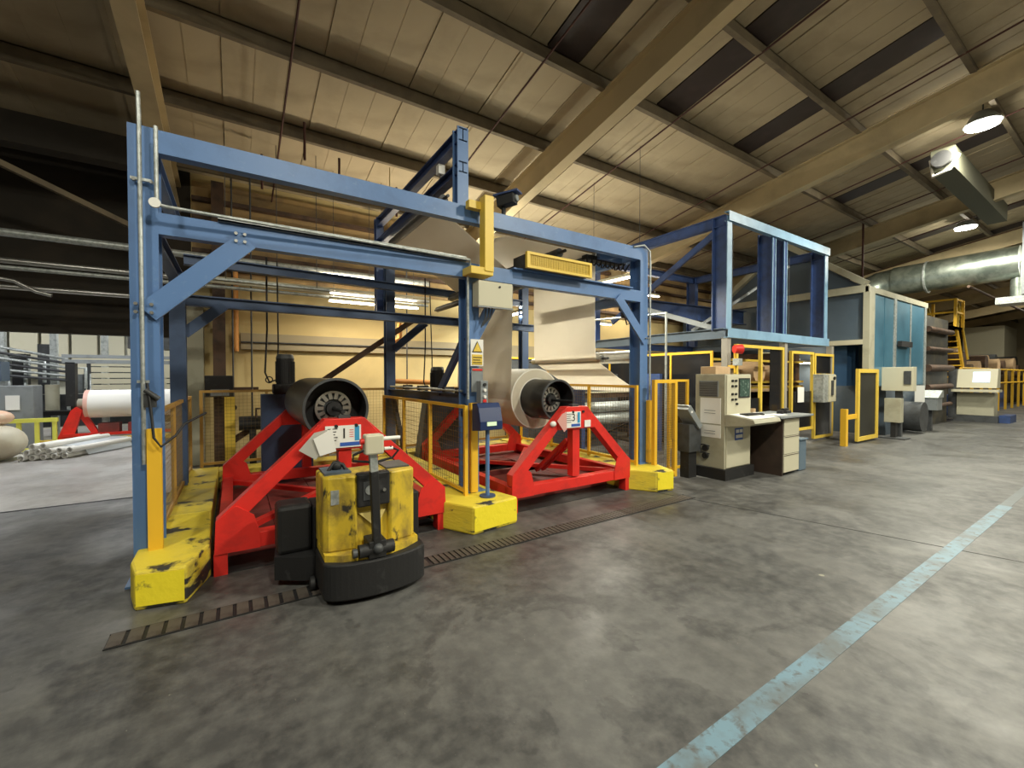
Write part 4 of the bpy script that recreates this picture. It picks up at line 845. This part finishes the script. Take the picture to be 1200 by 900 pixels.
# ducts
t=thing('silver_duct','large silver lagged duct below the roof at the right','duct',(20,3.6,4.4))
part('duct_run',MB().tube((20,5.4,4.95),(20,2.45,5.02),.50,28),DUCTM,t); part('flange',MB().hollow((20,4.55,4.95),(20,4.5,4.95),.54,.48,28),GALV,t)
part('elbow',MB().path([(20,5.3,4.95),(20,5.8,4.9),(19.7,6.2,4.6),(19.3,6.3,4.3),(19,6.3,3.95)],.48,20),DUCTM,t); part('drop',MB().tube((20,2.5,5.02),(20,2.5,3.9),.16),DUCTM,t)
part('drop_foot',MB().box(19.6,20.5,2.2,2.9,3.75,3.95),GALV,t)
t=thing('box_beam','dark olive box beam with white bracket running under the roof','beam',(15,2.4,5.6))
part('beam_box',MB().bar((11.5,2.42,5.74),(16.4,2.42,5.68),.34,.42),mat('beam_olive',(.085,.085,.055),.7),t); part('bracket',MB().path([(11.5,2.2,5.75),(11.45,2.3,5.5),(11.5,2.55,5.45),(11.55,2.6,5.8)],.03),WHITE,t); part('end_cap',MB().tube((11.4,2.42,5.73),(11.6,2.42,5.72),.15,20),BLK,t)
solo('hanging_column','vertical grey post hanging at the right edge below the roof','post',MB().box(18.9,19.1,2.1,2.3,3.9,5.95),MGREY)
solo('sprinkler_pipe','thin dark pipe along the roof above the oven','pipe',MB().tube((19.2,3.4,4.35),(40,3.4,4.35),.04),BROWN)
solo('vent_stack','brown vent pipe rising from the blue oven','pipe',MB().tube((14.5,4.6,3.7),(14.5,4.6,5.9),.025),RODM)

# ================================================================= LEFT BRIGHT HALL
t=thing('machine_line','pale machine line with pipes in the bright left hall','machine',(-4,15,0))
for i in range(7): part('panel',MB().box(-5.9+.62*i,-5.35+.62*i,17.7,17.8,1.5,3.6),CREAML,t)
for i in range(9): part('machine_block',MB().box(-5.6+.5*i,-5.3+.5*i,15.3,15.6,1.1,1.6+.25*(i*5%4)),(DGREY,MGREY,BLK)[i%3],t)
for x,h in ((-4.05,1.9),(-3.35,1.75),(-2.95,1.6),(-4.3,2.0)): part('riser',MB().path([(x,14.4,.7),(x,14.4,h),(x+.3,14.4,h),(x+.3,14.4,h-.5)],.035,8),GALV,t)
for x in (-5.2,-4.5,-3.65,-2.75,-1.9): part('upright',MB().box(x-.06,x+.06,14.6,14.75,0,3.0),GALV,t)
for k in range(6): part('pipe',MB().path([(-6.5,14.2,2.25-.13*k),(-4.6,14.3,2.25-.13*k),(-3.3,14.2,1.95-.1*k)],.03,8),(GALV,DGREY)[k%2],t)
part('frame',MB().box(-6,-1,14.9,15.1,.3,1.1),DGREY,t); part('bed',MB().box(-4.4,-2.4,13.8,14.2,.65,.75),BLK,t); part('arm',MB().tube((-4.5,13.7,.72),(-4.1,13.7,.72),.12,14),BLK,t)
for x in (-3.9,-3.6): part('tank',MB().tube((x,14.3,.75),(x,14.3,1.35),.12,16),CREAM,t)
part('stacks',MB().box(-3.2,-2.5,15.2,16,1.2,1.9).box(-2.4,-1.2,15.2,16,2.3,2.9),DGREY,t)
t=thing('conveyor_beam','blue-grey horizontal steel beam in the bright left hall','beam',(-2,12.9,1.8)); part('beam',MB().box(-3.1,-.7,12.9,13.1,1.95,2.02).box(-3.1,-.7,12.9,13.1,1.83,1.91),MGREY,t); part('post',MB().box(-3.05,-2.9,12.9,13.1,.9,1.85),BLK,t); part('foot',MB().box(-2.98,-2.9,12.92,13.02,0,.95),BLK,t)
t=thing('slatted_shutter','white horizontally slatted panel in the left hall','shutter',(-1.4,14,.7))
for k in range(8): part('slat',MB().box(-2.85,-.66,13.9,13.94,.95+.14*k,1.065+.14*k),CREAML,t)
t=thing('paper_roll','white roll in pinkish wrap on a low frame, bright left hall','paper roll',(-2.1,13,.6)); part('wound_paper',MB().tube((-2.75,13.1,.93),(-.9,13.1,.93),.31,36),WHITE,t); part('wrap_edge',MB().tube((-2.77,13.1,.93),(-2.7,13.1,.93),.315,36),PINK,t); part('core_end',MB().tube((-2.95,13.1,.93),(-2.77,13.1,.93),.12,16),CREAM,t)
t=thing('roll_cradle','small red A-frame cradle under the roll in the left hall','reel stand',(-2,13,0))
part('leg',MB().prism([(-3.2,.18),(-2.95,.18),(-2.80,.80),(-2.90,.88),(-2.98,.80)],'y',12.9,13.0),RED,t); part('leg',MB().prism([(-2.90,.75),(-2.78,.78),(-2.5,.2),(-2.62,.2)],'y',12.95,13.05),RED,t); part('rail',MB().box(-3.1,-.9,12.85,12.95,.24,.30),RED,t); part('motor',MB().box(-2.55,-2.2,12.9,13.2,.25,.5).box(-2.05,-1.6,12.9,13.2,.25,.5),REDD,t)
t=thing('yellow_skid','low yellow frame beneath the red cradle in the left hall','frame',(-2,12.7,0)); part('beam',MB().box(-3.4,-.8,12.55,12.7,.13,.22),YBR,t); part('foot',MB().box(-2.35,-2.25,12.6,12.7,0,.1).box(-1.3,-1.2,12.6,12.7,0,.1),YBR,t)
t=thing('lemon_rail','small lemon yellow barrier in the left hall','barrier',(-3.5,12.4,0))
for x in (-3.85,-3.6,-3.35,-3.1): part('post',MB().box(x-.03,x+.03,12.38,12.44,.05,.66),LEM,t)
part('top_rail',MB().box(-3.9,-3.05,12.37,12.45,.62,.70),LEM,t); part('base_rail',MB().box(-3.9,-3.05,12.37,12.45,.04,.1),LEM,t)
for i in range(12):
    r=.055; row=i//5; x=-3.35+.14*(i%5)+.07*row
    t=thing('paper_tube',('%s white cardboard tube in the %s layer of the bundle'%(('leftmost','second','third','fourth','rightmost')[i%5],('bottom','middle','top')[row])),'tube',(x,11.9,.01+row*.1),'bundle of cardboard tubes')
    part('tube_wall',MB().hollow((x+.1,11.25,.06+row*.1),(x+.75,12.5,.06+row*.1),r,r-.018,16),WHITE,t)
solo('film_wrap','milky film sheet laid over the cardboard tube bundle','film',MB().sheet([(-3.1,11.5,.24),(-2.5,11.5,.2),(-2.0,12.5,.22),(-2.6,12.6,.26)],.006).sheet([(-2.5,11.5,.2),(-2.42,11.5,.02),(-1.9,12.4,.02),(-2.0,12.5,.22)],.006),mat('film',(.7,.75,.8),.3,alpha=.7))
t=thing('plastic_sack','bulging off-white sack at the left edge of the bright hall','sack',(-3.7,11.6,0)); part('sack_body',MB().sph((-3.66,11.6,.33),.5,20,12,(.8,.8,.66)),mat('sack_white',(.6,.56,.45),.6,c2=(.5,.42,.3),scale=3,bump=.6,bs=7),t,kind=None)
t=thing('plastic_sack','peach coloured sack on top of the off-white sack','sack',(-3.85,11.8,.6)); part('sack_body',MB().sph((-3.72,11.7,.78),.3,18,10,(.9,.8,.5)),mat('sack_peach',(.7,.42,.28),.5,c2=(.8,.65,.5),scale=5),t)
t=thing('grey_cabinet','grey control cabinet with white notice at the far left','cabinet',(-4.2,13,0)); part('case',MB().box(-4.7,-3.55,13.0,13.5,0,1.35),MGREY,t,bev=.01); part('notice',MB().box(-3.95,-3.75,12.985,13,.85,1.15),WHITE,t); part('top_box',MB().box(-4.7,-4.0,13,13.4,1.45,1.85),OVENS,t)
